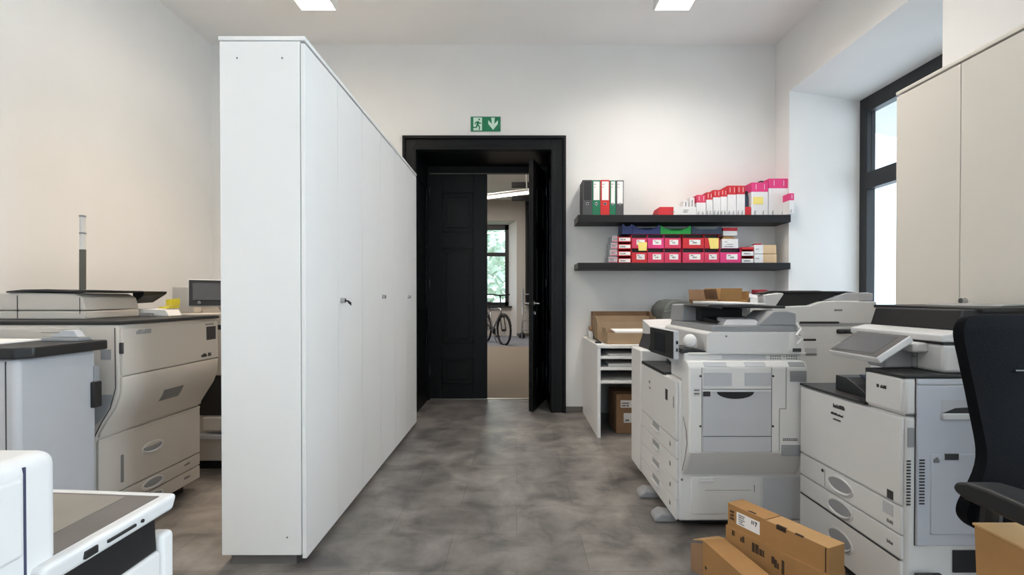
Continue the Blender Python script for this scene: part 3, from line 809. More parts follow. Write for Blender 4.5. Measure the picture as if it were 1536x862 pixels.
for k in range(2):
    z0 = ZL + .0865 * k + .0003
    a, b_ = X(1131.5), X(1165 + k * -.8)
    am = X(1144.5)
    t = thing('pale_carton', ('lower' if k == 0 else 'upper') + ' pale brown carton with white end at the window end of the lower shelf', 'carton', ((a + b_) / 2, YF + .1, z0), 'pale cartons on the lower shelf')
    part('body', MB().box(am, b_, YF, YF + .2, z0, z0 + .083, .003), M_cream, t)
    e = part('white_end', MB().box(a, am, YF, YF + .2, z0, z0 + .083, .003), M_boxw, t)
    part('print', MB().words((a + .012, YF - .0006, z0 + .04), (1, 0, 0), (0, 0, 1), [(0, 0, .008, [.03])], 95 + k), M_print2, e)
solo('red_packet', MB().box(X(1136), X(1145), YF + .04, YF + .12, ZL + .1735, ZL + .186, .002), M_red, (X(1140), YF + .08, ZL + .1735), 'small red packet lying on the upper pale carton', 'packet')
# plastic open bins lying on the bin rows
def scoop(px0, px1, z0, h, m, label, dip=.4):
    a, b_ = X(px0), X(px1)
    t = thing('plastic_bin', label, 'bin', ((a + b_) / 2, YF + .1, z0), 'plastic storage bins above the red bins')
    b = MB(); q = .004; y0, y1 = YF + .0, YF + .2
    b.box(a, b_, y0, y1, z0, z0 + q)
    b.prism([(y0 + .02, z0 + q), (y1, z0 + q), (y1, z0 + h), (y0 + .02, z0 + h)], 'x', a, a + q)
    b.prism([(y0 + .02, z0 + q), (y1, z0 + q), (y1, z0 + h), (y0 + .02, z0 + h)], 'x', b_ - q, b_)
    b.box(a, b_, y1 - q, y1, z0 + q, z0 + h)
    part('shell', b, m, t)
    lip = [(a, z0 + q), (b_, z0 + q), (b_, z0 + h)]
    n = 8
    for i in range(n + 1):
        u = i / n
        lip.append((b_ - .012 - (b_ - a - .024) * u, z0 + h * (1 - dip * math.sin(PI * u) ** .7)))
    lip.append((a, z0 + h))
    part('dipped_front', MB().prism(lip, 'y', y0, y0 + .006), m, t)
ZT = ZL + .2705
scoop(933.5, 948.5, ZT, .09, M_navy, 'navy blue plastic bin at the drawer end, topmost row of lower shelf', .25)
scoop(949, 990, ZT, .082, M_navy, 'long navy blue plastic bin with dipped front beside the green one', .55)
scoop(990.5, 1036, ZT, .075, M_lime, 'bright green plastic bin on the rose and red bins', .6)
scoop(1037, 1082, ZT, .068, M_slate, 'slate grey blue plastic bin between green bin and small red carton', .45)
t = ZL
solo('sticky_note', MB().hexa([(X(957.5), YF - .006, Z(376)), (X(969.5), YF - .006, Z(376)), (X(969.5), YF - .004, Z(376)), (X(957.5), YF - .004, Z(376)),
     (X(956.5), YF - .003, Z(363.5)), (X(970.3), YF - .003, Z(363.5)), (X(970.3), YF - .0015, Z(363.5)), (X(956.5), YF - .0015, Z(363.5))]), M_yellow, (X(963), YF - .005, Z(376)), 'yellow sticky note hanging on the first upper bin near the drawers', 'note')
solo('sticky_note', MB().hexa([(X(1065), YF - .006, Z(373)), (X(1077), YF - .006, Z(373)), (X(1077), YF - .004, Z(373)), (X(1065), YF - .004, Z(373)),
     (X(1062), YF - .003, Z(357)), (X(1077.5), YF - .003, Z(357)), (X(1077.5), YF - .0015, Z(357)), (X(1062), YF - .0015, Z(357))]), M_yellow, (X(1070), YF - .005, Z(373)), 'larger yellow note hanging on the red bin below the slate plastic bin', 'note')

# ------------------------------------------------------------------ sorting desk under the shelves
t = thing('sorting_desk', 'white sorting desk with pigeonhole shelves below the black wall shelves', 'desk', (1.5, 4.6, 0))
DF = 4.14
part('side_panel', MB().box(.645, .67, DF, YB - .014, 0, .715, .002), M_cab, t)
part('side_panel', MB().box(2.44, 2.465, DF, YB - .014, 0, .715, .002), M_cab, t)
part('desktop', MB().box(.64, 2.47, DF - .003, YB - .013, .715, .742, .003), M_cab, t)
part('divider', MB().box(1.25, 1.275, DF, YB - .03, .0, .715, .002), M_cab, t)
for z in (.642, .552, .446):
    part('shelf_board', MB().box(.67, 1.25, DF, YB - .03, z - .012, z + .011, .002), M_cab, t)
part('back_panel', MB().box(.67, 2.44, YB - .03, YB - .014, 0, .715), M_cab, t)
for k, (z, n_) in enumerate(((.5635, .022), (.6535, .012))):
    solo('paper_stack', MB().box(.74, 1.2, DF + .06, DF + .36, z, z + n_, .001), M_paper, (.97, DF + .2, z), ('thick' if k == 0 else 'thin') + ' stack of white paper in a pigeonhole of the sorting desk', 'paper')
# box on the floor under the desk
t = thing('cardboard_box', 'brown parcel box with white labels on the floor inside the sorting desk', 'box', (.98, 4.45, 0))
part('body', MB().box(.82, 1.2, 4.27, 4.62, .001, .325, .003), M_cardin, t)
part('flap_seam', MB().box(.82, 1.2, 4.44, 4.45, .325, .327), M_cardg, t)
part('label', MB().box(.855, .95, 4.268, 4.2705, .215, .275), M_paper, t)
part('label', MB().box(.88, .95, 4.268, 4.2705, .09, .17), M_paper, t)
part('print', MB().words((.865, 4.2675, .225), (1, 0, 0), (0, 0, 1), [(0, 0, .012, [.03, .02]), (0, .022, .01, [.06]), (.03, -.12, .012, [.03])], 8), M_print, t)
solo('foam_sheet', MB().hexa([(.675, 4.3, .001), (.69, 4.3, .001), (.69, 4.75, .001), (.675, 4.75, .001), (.672, 4.3, .36), (.68, 4.3, .36), (.68, 4.75, .36), (.672, 4.75, .36)]), M_pll, (.68, 4.5, 0),
     'pale grey board leaning inside the desk against its side panel', 'board')
# cardboard trays on the desk
ZD = .7425
def tray(x0, x1, y0, y1, h, hf, label, name='cardboard_tray', m=M_card, thick=.004):
    t = thing(name, label, 'tray', ((x0 + x1) / 2, (y0 + y1) / 2, ZD))
    q = thick
    part('bottom', MB().box(x0, x1, y0, y1, ZD, ZD + q), M_cardin, t)
    part('rear_wall', MB().box(x0, x1, y1 - q, y1, ZD + q, ZD + h), m, t)
    part('front_wall', MB().box(x0, x1, y0, y0 + q, ZD + q, ZD + hf), m, t)
    for xa in (x0, x1 - q):
        part('side_wall', MB().prism([(y0 + q, ZD + q), (y1 - q, ZD + q), (y1 - q, ZD + h), (y0 + q + (y1 - y0) * .3, ZD + h), (y0 + q, ZD + hf)], 'x', xa, xa + q), m, t)
    return t
tray(.72, 1.26, 4.82, 5.04, .245, .2, 'long brown cardboard tray at the wall end of the sorting desk', m=M_cardin)
tray(.70, 1.22, 4.5, 4.78, .21, .165, 'tan cardboard tray in the middle of the desk, behind the paper filled one', m=M_tan)
t2 = tray(.735, 1.17, 4.2, 4.46, .125, .09, 'tan cardboard tray with white paper nearest the desk edge', m=M_tan)
solo('paper_stack', MB().hexa([(.80, 4.21, ZD + .09), (1.16, 4.21, ZD + .088), (1.16, 4.44, ZD + .1), (.80, 4.44, ZD + .1), (.80, 4.21, ZD + .104), (1.16, 4.21, ZD + .1), (1.16, 4.44, ZD + .112), (.80, 4.44, ZD + .112)]), M_paper, (.98, 4.33, ZD + .09),
     'white sheets lying across the tan tray at the desk edge', 'paper')
part('packing_paper', MB().box(.745, 1.16, 4.21, 4.45, ZD + .005, ZD + .087), M_cardin, t2)
t = thing('key_bunch', 'black key fob and cable lying on the desk corner beside the trays', 'keys', (.685, 4.4, ZD))
part('fob', MB().box(.65, .70, 4.28, 4.32, ZD, ZD + .014, .004), M_plk, t)
part('cable', MB().tube([(.69, 4.3, ZD + .008), (.68, 4.4, ZD + .02), (.665, 4.5, ZD + .03), (.68, 4.6, ZD + .012), (.69, 4.66, ZD + .03)], .006, 8), M_plk, t)
t = thing('tape_dispenser', 'small white tape dispenser on the desk beside the trays', 'dispenser', (.68, 4.75, ZD))
part('body', MB().prism([(4.68, ZD), (4.8, ZD), (4.8, ZD + .05), (4.76, ZD + .085), (4.70, ZD + .06)], 'x', .655, .69, .003), M_plw, t)
part('roll', MB().cyl((.662, 4.75, ZD + .088), (.683, 4.75, ZD + .088), .026, n=18), M_cardin, t)
# covered machine on the desk
t = thing('covered_machine', 'rounded machine under a grey green cover on the sorting desk', 'machine', (1.53, 4.8, ZD))
part('body', MB().box(1.3, 1.53, 4.6, 5.0, ZD, ZD + .16, .03, 3), M_pld, t)
part('cover', MB().prism([(1.275, ZD + .15), (1.55, ZD + .15), (1.55, ZD + .29), (1.53, ZD + .345), (1.43, ZD + .36), (1.35, ZD + .345), (1.295, ZD + .28)], 'y', 4.58, 5.02, .02, 3), M_bag, t)
part('fold', MB().tube([(1.30, 4.575, ZD + .25), (1.42, 4.57, ZD + .27), (1.545, 4.57, ZD + .265)], .007, 6), M_bag, t)
# open cardboard boxes further along the desk
def open_box(x0, x1, y0, y1, h, m, label, flap):
    t = thing('open_carton', label, 'box', ((x0 + x1) / 2, (y0 + y1) / 2, ZD))
    q = .004
    b = MB(); b.box(x0, x1, y0, y1, ZD, ZD + q).box(x0, x1, y0, y0 + q, ZD, ZD + h).box(x0, x1, y1 - q, y1, ZD, ZD + h).box(x0, x0 + q, y0, y1, ZD, ZD + h).box(x1 - q, x1, y0, y1, ZD, ZD + h)
    part('body', b, m, t)
    for (p0, p1, d) in flap:
        p0, p1, d = Vector(p0), Vector(p1), Vector(d)
        nrm = (p1 - p0).cross(d).normalized() * .003
        part('flap', MB().hexa([tuple(v) for v in (p0, p1, p1 + d, p0 + d)] + [tuple(v + nrm) for v in (p0, p1, p1 + d, p0 + d)]), m, t)
    return t
h = .36
open_box(1.565, 1.715, 4.42, 4.72, h, M_cardin, 'dark brown open carton on the desk, beside the lighter open one', [((1.565, 4.72, ZD + h), (1.715, 4.72, ZD + h), (0, .02, .09)), ((1.715, 4.42, ZD + h), (1.715, 4.72, ZD + h), (-.02, 0, .09))])
open_box(1.72, 1.96, 4.40, 4.74, h, M_card, 'light brown open carton with raised flaps on the desk', [((1.72, 4.40, ZD + h), (1.90, 4.40, ZD + h), (0, -.02, .095)), ((1.96, 4.40, ZD + h), (1.96, 4.74, ZD + h), (.006, 0, .07)), ((1.72, 4.74, ZD + h), (1.96, 4.74, ZD + h), (0, .02, .1))])
t = thing('white_carton', 'white carton with sloping lid on the desk beside the light brown open carton', 'box', (2.05, 4.57, ZD))
part('body', MB().box(1.985, 2.115, 4.42, 4.74, ZD, ZD + .37, .002), M_boxw, t)
part('lid', MB().hexa([(1.985, 4.42, ZD + .371), (2.115, 4.42, ZD + .371), (2.115, 4.74, ZD + .371), (1.985, 4.74, ZD + .371), (1.985, 4.42, ZD + .378), (2.115, 4.42, ZD + .374), (2.105, 4.74, ZD + .42), (1.987, 4.74, ZD + .45)]), M_boxw, t)
t = thing('red_topped_carton', 'cream carton with a dark red top near the window niche', 'box', (2.26, 4.7, ZD))
part('body', MB().box(2.14, 2.40, 4.60, 4.82, ZD, ZD + .405, .002), M_boxw, t)
part('red_patch', MB().hexa([(2.15, 4.62, ZD + .405), (2.31, 4.62, ZD + .405), (2.35, 4.81, ZD + .405), (2.17, 4.81, ZD + .405), (2.18, 4.64, ZD + .42), (2.29, 4.64, ZD + .42), (2.30, 4.8, ZD + .45), (2.17, 4.8, ZD + .45)]), M_dred, t)
# ------------------------------------------------------------------ copiers
def seam_x(mb, x, y0, y1, z, t=.003, d=.0012):
    """dark line on a face x = const looking towards -x"""
    mb.box(x - d, x + .001, y0, y1, z - t / 2, z + t / 2); return mb
def seam_y(mb, y, x0, x1, z, t=.003, d=.0012):
    mb.box(x0, x1, y - d, y + .001, z - t / 2, z + t / 2); return mb
def vert_x(mb, x, y, z0, z1, t=.003, d=.0012):
    mb.box(x - d, x + .001, y - t / 2, y + t / 2, z0, z1); return mb
def vert_y(mb, y, x, z0, z1, t=.003, d=.0012):
    mb.box(x - t / 2, x + t / 2, y - d, y + .001, z0, z1); return mb
def slat_grid(mb, o, u, v, nu, nv, du, dv, fu=.6, fv=.6, t=.001):
    for i in range(nu):
        for j in range(nv):
            mb.quad(o, u, v, i * du, i * du + du * fu, j * dv, j * dv + dv * fv, t)
    return mb
def scoop_handle(drawer, x, yc, zc, wy, hz, m, sx=-1, s=1.0):
    """lens shaped recessed pull on a face x = const: rim, dark hollow and lower lip"""
    n = 20
    def ring(k, e=1.0):
        return [(x + sx * e, yc + wy / 2 * k * math.cos(a * 2 * PI / n), zc + hz / 2 * k * math.sin(a * 2 * PI / n)) for a in range(n)]
    h = part('handle', MB().tube(ring(1.0, .0), .0045, 8, closed=True), m, drawer)
    part('hollow', MB().poly((x + sx * .0015, yc, zc + hz * .05), (0, -1, 0), (0, 0, 1), [(wy / 2 * .9 * math.cos(a * 2 * PI / n), hz / 2 * .8 * math.sin(a * 2 * PI / n)) for a in range(n)], .0012), M_plg, drawer)
    part('lip', MB().tube([(x + sx * (.004 + .006 * math.sin(a * PI / 10)), yc + wy / 2 * .92 * math.cos(a * PI / 10), zc - hz / 2 * .75 * math.sin(a * PI / 10)) for a in range(11)], [.0015 + .0045 * math.sin(a * PI / 10) for a in range(11)], 8), m, drawer)

# ---- the copier in the middle of the window side, its bypass unit facing the viewer
t = thing('photocopier', 'white photocopier with dark upright screen and bulging side feeder, beside the sorting desk', 'copier', (1.06, 2.83, 0))
XF, XB_, Y0, Y1 = .762, 1.365, 2.48, 3.17
b = MB()
b.box(XF + .012, XB_, Y0, Y1, .05, .72, .012, 3)
b.box(.80, XB_, Y0, 2.70, .72, .853, .012, 3)
b.box(1.10, XB_, 2.70, Y1, .72, .853, .004)
part('body', b, M_pl, t)
part('base', MB().box(XF + .05, XB_ - .05, Y0 + .05, Y1 - .04, .02, .05), M_plk, t)
tp = MB(); tp.box(XF, 1.10, 2.70, Y1, .72, .735, .003); tp.box(1.09, 1.10, 2.70, Y1, .735, .85); tp.box(.90, 1.09, 2.72, 3.12, .735, .76, .004)
part('output_tray', tp, M_plk, t)
# front door and drawers towards the aisle
fd = part('front_door', MB().box(XF, XF + .012, Y0 + .004, Y1 - .002, .437, .716, .004), M_pl, t)
part('print', MB().words((XF - .0006, 2.99, .60), (0, -1, 0), (0, 0, 1), [(0, .03, .014, [.03]), (.0, .0, .008, [.045])], 5), M_print2, fd)
part('badge', MB().box(XF - .001, XF + .001, 2.62, 2.66, .60, .655), M_print, fd)
part('badge', MB().box(XF - .001, XF + .001, 2.512, 2.53, .585, .64), M_plg, fd)
for k, (za, zb) in enumerate(((.348, .431), (.24, .342), (.145, .234), (.055, .139))):
    d = part('drawer', MB().box(XF, XF + .012, Y0 + .004, Y1 - .002, za, zb, .003), M_pl, t)
    zc = (za + zb) / 2 + .008
    part('handle', MB().box(XF - .016, XF + .002, 2.77, 2.91, zc - .004, zc + .008, .004), M_plw, d)
    part('hollow', MB().box(XF - .001, XF + .001, 2.775, 2.905, zc + .008, zc + .034), M_plg, d)
    part('print', MB().words((XF - .0006, 2.585, zc - .012), (0, -1, 0), (0, 0, 1), [(0, 0, .022, [.022])], 20 + k), M_print2, d)
for y in (2.62, 2.93):
    part('stabilizer_foot', MB().prism([(XF - .075, .0), (XF + .04, .0), (XF + .04, .035), (XF - .04, .05), (XF - .075, .025)], 'y', y - .045, y + .05, .012, 3), M_plg, t)
# scanner, lid with document feeder
sc = MB()
sc.prism([(.91, .853), (XB_, .853), (XB_, .956), (.925, .956), (.91, .945)], 'y', Y0, Y1 + .02, .006, 2)
scn = part('scanner', sc, M_plw, t)
part('side_plate', MB().box(1.30, XB_ + .002, Y0 - .004, Y0 + .002, .865, .955, .002), M_pl, scn)
part('plate_label', MB().box(1.315, 1.355, Y0 - .006, Y0 - .003, .862, .878), M_print, scn)
part('cable_loop', MB().tube([(1.335, Y0 - .008, .90), (1.35, Y0 - .02, .925), (1.32, Y0 - .03, .945), (1.345, Y0 - .02, .97), (1.33, Y0 - .008, 1.0)], .0055, 8), M_paper, scn)
part('screw_caps', MB().cyl((1.0, Y0, .935), (1.0, Y0 - .002, .935), .005, n=10).cyl((1.345, Y0 - .006, .938), (1.345, Y0 - .009, .938), .005, n=10), M_print2, scn)
part('vent', slat_grid(MB(), (1.21, Y0 - .0005, .812), (1, 0, 0), (0, 0, 1), 5, 3, .011, .012).quad((1.21, Y0 - .0005, .83), (1, 0, 0), (0, 0, 1), .064, .069, .004, .01), M_print2, t)
part('vent', slat_grid(MB(), (1.287, Y0 - .0005, .812), (1, 0, 0), (0, 0, 1), 5, 3, .011, .012), M_print2, t)
part('grille_panel', MB().box(.98, 1.19, Y0 - .001, Y0 + .001, .81, .845), M_pll, t)
part('ledge', MB().box(.815, XB_ + .012, Y0 - .016, Y0, .852, .858, .002), M_plw, t)
fe = MB()
fe.prism([(.935, .956), (1.345, .956), (1.345, .985), (.945, .985)], 'y', Y0 + .01, Y1, .004)
fe.prism([(1.16, .985), (1.345, .985), (1.345, 1.045), (1.30, 1.055), (1.235, 1.055)], 'y', Y0 + .02, 2.72, .006)
fe.prism([(.94, .985), (1.335, .985), (1.335, 1.07), (1.28, 1.085), (.95, 1.08)], 'y', 2.96, Y1 + .02, .008)
fdr = part('document_feeder', fe, M_plg, t)
part('feeder_throat', MB().box(1.02, 1.25, 2.88, 2.965, .99, 1.06, .004), M_plk, fdr)
part('output_plate', MB().hexa([(1.03, 2.55, .986), (1.26, 2.55, .986), (1.26, 2.95, .986), (1.03, 2.95, .986), (1.03, 2.55, .99), (1.26, 2.55, .99), (1.26, 2.95, 1.02), (1.03, 2.95, 1.02)]), M_plk, fdr)
part('paper_stop', MB().hexa([(1.0, 2.52, .986), (1.19, 2.52, .986), (1.19, 2.72, .986), (1.04, 2.72, .986), (1.03, 2.55, 1.012), (1.17, 2.55, 1.012), (1.19, 2.72, 1.018), (1.05, 2.72, 1.018)], .002), M_pll, fdr)
part('input_tray', MB().hexa([(1.02, 2.57, 1.07), (1.33, 2.57, 1.065), (1.30, 2.99, 1.07), (.96, 2.99, 1.07), (1.02, 2.57, 1.082), (1.33, 2.57, 1.077), (1.30, 2.99, 1.085), (.96, 2.99, 1.085)], .004), M_pld, fdr)
part('tray_edge', MB().prism([(.945, 1.075), (1.02, 1.06), (1.04, 1.085), (.96, 1.085)], 'y', 2.58, 2.97, .004), M_pld, fdr)
solo('paper_stack', MB().hexa([(1.03, 2.60, 1.0865), (1.25, 2.60, 1.0865), (1.24, 2.95, 1.0875), (1.0, 2.95, 1.0875), (1.03, 2.60, 1.094), (1.25, 2.60, 1.09), (1.24, 2.95, 1.096), (1.0, 2.95, 1.10)]), M_paper, (1.12, 2.78, 1.083),
     'white sheets lying in the feeder of the copier with the upright screen', 'paper')
# upright touch panel on an arm
sp = part('control_panel', MB().hexa([(.70, 2.73, .835), (.741, 2.45, .825), (.768, 2.455, .825), (.727, 2.735, .835), (.70, 2.73, .968), (.741, 2.45, .962), (.768, 2.455, .962), (.727, 2.735, .968)], .006, 3), M_pll, t)
nx, ny = .2801, .0410
def pp(q, e, z): return (.70 + .041 * q - .989 * e, 2.73 - .28 * q - .145 * e, z)
part('bezel', MB().hexa([pp(.015, .0, .838), pp(.985, .0, .829), pp(.985, -.003, .829), pp(.015, -.003, .838), pp(.015, .0015, .965), pp(.985, .0015, .959), pp(.985, -.003, .959), pp(.015, -.003, .965)]), M_plk, sp)
part('screen', MB().hexa([pp(.22, .0015, .852), pp(.66, .0015, .848), pp(.66, .0, .848), pp(.22, .0, .852), pp(.22, .003, .945), pp(.66, .003, .943), pp(.66, .0, .943), pp(.22, .0, .945)]), M_scrd, sp)
part('button', MB().box(.752, .76, 2.446, 2.452, .90, .915), M_plk, sp)
part('button', MB().box(.752, .76, 2.446, 2.452, .865, .88), M_plk, sp)
part('panel_arm', MB().tube([(.75, 2.58, .84), (.80, 2.6, .80), (.86, 2.62, .80)], .018, 10).box(.80, .91, 2.52, 2.66, .853, .862, .004), M_pll, t)
part('card_reader', MB().prism([(.79, .853), (.93, .853), (.93, .858), (.85, .876), (.80, .872)], 'y', Y0 + .02, Y0 + .2, .003), M_pld, t)
part('lens_dome', MB().ball((.85, Y0 + .07, .905), .033, .033, .036, 18, 12), M_paper, t)
# bulging bypass feeder on the viewer's side
su = MB()
su.prism([(2.49, .826), (2.405, .826), (2.382, .80), (2.38, .41), (2.47, .277), (2.49, .277)], 'x', .79, 1.335, .008, 3)
sf = part('side_feeder', su, M_pl, t)
part('slanted_underside', MB().hexa([(.80, 2.3775, .407), (1.325, 2.3775, .407), (1.325, 2.388, .407), (.80, 2.388, .407), (.805, 2.466, .28), (1.325, 2.466, .28), (1.325, 2.476, .28), (.805, 2.476, .28)]), M_pl, sf)
bd = part('bypass_door', MB().box(.852, 1.166, 2.374, 2.384, .413, .69, .003), M_pll, sf)
n = 16
part('door_grip', MB().poly((1.0, 2.3735, .689), (1, 0, 0), (0, 0, 1), [(-.105, 0)] + [(.085 * -math.cos(a * PI / n), -.032 * math.sin(a * PI / n)) for a in range(n + 1)] + [(.105, 0)], .002), M_plk, bd)
part('latch', MB().box(.853, .885, 2.372, 2.376, .668, .69), M_print, bd)
s = MB(); seam_y(s, 2.374, .852, 1.166, .485, .0025); part('seam', s, M_seam, bd)
s = MB()
for xx in (.849, 1.169): vert_y(s, 2.38, xx, .41, .80, .002)
vert_y(s, 2.38, 1.235, .61, .80, .002); seam_y(s, 2.38, 1.205, 1.235, .61, .002); vert_y(s, 2.38, 1.205, .415, .61, .002); seam_y(s, 2.38, .849, 1.169, .70, .003)
part('seam', s, M_print2, sf)
for xa, xb in ((.856, .985), (1.045, 1.165)):
    part('grille_panel', MB().box(xa, xb, 2.3785, 2.381, .715, .775).hexa([(xa + .005, 2.3845, .803), (xb - .02, 2.3845, .803), (xb - .02, 2.40, .82), (xa + .005, 2.40, .82), (xa + .005, 2.383, .804), (xb - .02, 2.383, .804), (xb - .02, 2.399, .8225), (xa + .005, 2.399, .8225)]), M_pll, sf)
part('vent', slat_grid(MB(), (1.252, 2.3795, .735), (1, 0, 0), (0, 0, 1), 1, 10, .075, .005, 1, .7), M_plg, sf)
part('vent', MB().hexa([(1.252, 2.3845, .803), (1.325, 2.3845, .803), (1.325, 2.40, .82), (1.252, 2.40, .82), (1.252, 2.383, .804), (1.325, 2.383, .804), (1.325, 2.399, .8225), (1.252, 2.399, .8225)]), M_plg, sf)
part('switch', MB().box(.808, .84, 2.377, 2.381, .67, .708, .002), M_plw, sf)
part('switch_slots', MB().box(.812, .836, 2.3755, 2.378, .676, .684).box(.812, .836, 2.3755, 2.378, .692, .699), M_print2, sf)
part('vent', slat_grid(MB(), (1.222, 2.3795, .463), (1, 0, 0), (0, 0, 1), 8, 2, .0085, .007), M_print, sf)
part('cable_outlet', MB().box(1.215, 1.30, 2.372, 2.382, .395, .445, .003), M_plg, sf)
part('screw_caps', MB().cyl((.842, 2.38, .76), (.842, 2.3775, .76), .005, n=10).cyl((1.175, 2.38, .76), (1.175, 2.3775, .76), .005, n=10).cyl((.842, 2.38, .53), (.842, 2.3775, .53), .005, n=10).cyl((1.175, 2.38, .53), (1.175, 2.3775, .53), .005, n=10), M_print, sf)
s = MB()
s.tube([(.783, 2.44, .56), (.787, 2.41, .50), (.788, 2.40, .44), (.786, 2.43, .36), (.785, 2.46, .30)], .0018, 6)
part('side_seam', s, M_print2, sf)
# lower side panels
sd = part('side_panel', MB().box(.835, 1.17, Y0 - .004, Y0 + .002, .085, .262, .003), M_pl, t)
part('handle', MB().box(.87, .94, Y0 - .014, Y0, .238, .256, .006), M_plw, sd)
s = MB(); seam_y(s, Y0 - .004, .90, 1.12, .2, .0015); vert_y(s, Y0 - .004, 1.135, .19, .225, .003); part('seam', s, M_print2, sd)
part('side_panel', MB().box(1.178, 1.355, Y0 - .004, Y0 + .002, .06, .262, .003), M_pll, t)
s = MB(); s.box(.793, .81, Y0 - .001, Y0 + .001, .375, .405); s.cyl((.79, Y0, .25), (.79, Y0 - .003, .25), .005, n=10)
part('side_badge', MB().box(.79, .812, Y0 - .0015, Y0 + .001, .355, .385, .001), M_plg, t)
part('side_latch', MB().cyl((.79, Y0, .25), (.79, Y0 - .003, .25), .006, n=10), M_print2, t)
# finisher at its far end
fb = MB(); fb.box(.757, 1.30, 3.175, 3.43, .05, .80, .012, 3); fb.box(.90, 1.30, 3.175, 3.43, .80, .885, .01, 2)
fn = part('finisher', fb, M_pl, t)
part('sloped_cover', MB().hexa([(.795, 3.18, .74), (.80, 3.42, .80), (.83, 3.42, .80), (.825, 3.18, .74), (.83, 3.18, .90), (.835, 3.42, .90), (.865, 3.42, .90), (.86, 3.18, .90)], .004), M_print, fn)
part('upper_tray', MB().hexa([(.83, 3.18, .885), (1.2, 3.18, .9), (1.2, 3.43, .9), (.83, 3.43, .885), (.83, 3.18, .93), (1.2, 3.18, .96), (1.2, 3.43, .985), (.83, 3.43, .975)], .004), M_plw, fn)

# ---- the copier nearest the chair
t = thing('photocopier', 'white photocopier with tilted grey touch screen, standing beside the black office chair', 'copier', (1.62, 2.05, 0))
XF, XB_, Y0, Y1 = 1.29, 1.955, 1.735, 2.365
b = MB()
b.box(XF + .012, XB_, Y0, Y1, .06, .722, .014, 3)
b.box(XF + .004, XB_, Y0, 1.925, .722, .85, .014, 3)
b.box(1.70, XB_, 1.925, Y1, .722, .85, .004)
part('body', b, M_pl, t)
part('base', MB().box(XF + .05, XB_ - .03, Y0 + .06, Y1 - .04, .025, .06), M_plk, t)
for xx, yy in ((XF + .08, Y0 + .1), (XF + .08, Y1 - .1), (XB_ - .1, Y0 + .1), (XB_ - .1, Y1 - .1)):
    part('caster', MB().cyl((xx, yy - .014, .022), (xx, yy + .014, .022), .022, n=16), M_plk, t)
part('black_top', MB().prism([(XF, Y0), (1.95, Y0), (1.95, Y0 + .62), (1.62, Y0 + .62), (1.62, Y0 + .19), (XF, Y0 + .19)], 'z', .85, .862, .004), M_pld, t)
ot = MB(); ot.box(XF - .002, 1.70, 1.925, Y1, .722, .732, .003); ot.box(XF + .004, 1.70, 1.918, 1.928, .732, .858, .002)
ot.box(1.69, 1.70, 1.925, Y1, .732, .85)
tr = part('output_tray', ot, M_pld, t)
part('tray_ramp', MB().prism([(1.935, .732), (2.19, .732), (2.19, .795), (2.12, .795), (2.06, .775), (2.0, .748), (1.95, .736)], 'x', 1.345, 1.685, .004), M_plk, tr)
part('tray_plate', MB().hexa([(1.42, 1.96, .755), (1.66, 1.96, .755), (1.66, 2.12, .80), (1.40, 2.12, .80), (1.42, 1.96, .761), (1.66, 1.96, .761), (1.66, 2.12, .806), (1.40, 2.12, .806)]), M_slate, tr)
fd = part('front_door', MB().box(XF, XF + .012, Y0 + .006, Y1 - .004, .421, .716, .005), M_pl, t)
fu = part('upper_front', MB().box(XF, XF + .012, Y0 + .006, 1.922, .733, .848, .006), M_pl, t)
part('print', MB().words((XF - .0006, 1.86, .80), (0, -1, 0), (0, 0, 1), [(0, 0, .012, [.012, .03])], 3), M_print, fu)
part('print', MB().words((XF - .0006, 2.115, .66), (0, -1, 0), (0, 0, 1), [(0, .014, .016, [.075]), (-.015, -.016, .010, [.08]), (.0, -.036, .007, [.05])], 9), M_print, fd)
part('badge', MB().box(XF - .001, XF + .001, 1.775, 1.805, .425, .455), M_print, fd)
for k, (za, zb) in enumerate(((.322, .415), (.239, .317), (.065, .232))):
    d = part('drawer', MB().box(XF, XF + .012, Y0 + .006, Y1 - .004, za, zb, .004), M_pl, t)
    scoop_handle(d, XF, 2.066, (za + zb) / 2 + (.0 if k < 2 else .005), .155, .062 if k < 2 else .075, M_plw)
    if k < 2: part('print', MB().words((XF - .0006, 1.805, (za + zb) / 2 - (.02 if k == 0 else .0)), (0, -1, 0), (0, 0, 1), [(0, -.008, .012, [.03])], 12 + k), M_print2, d)
    if k == 0:
        part('label', MB().box(XF - .001, XF + .001, 1.775, 1.825, .368, .408), M_pll, d)
        part('lock', MB().cyl((XF - .003, 2.185, .392), (XF, 2.185, .392), .007, n=10), M_print, d)
        s = MB(); vert_x(s, XF, 2.17, .33, .40, .002); part('seam', s, M_print2, d)
s = MB(); seam_x(s, XF - .0, Y0 + .01, Y1 - .01, .2355, .005); part('seam', s, M_seam, t)
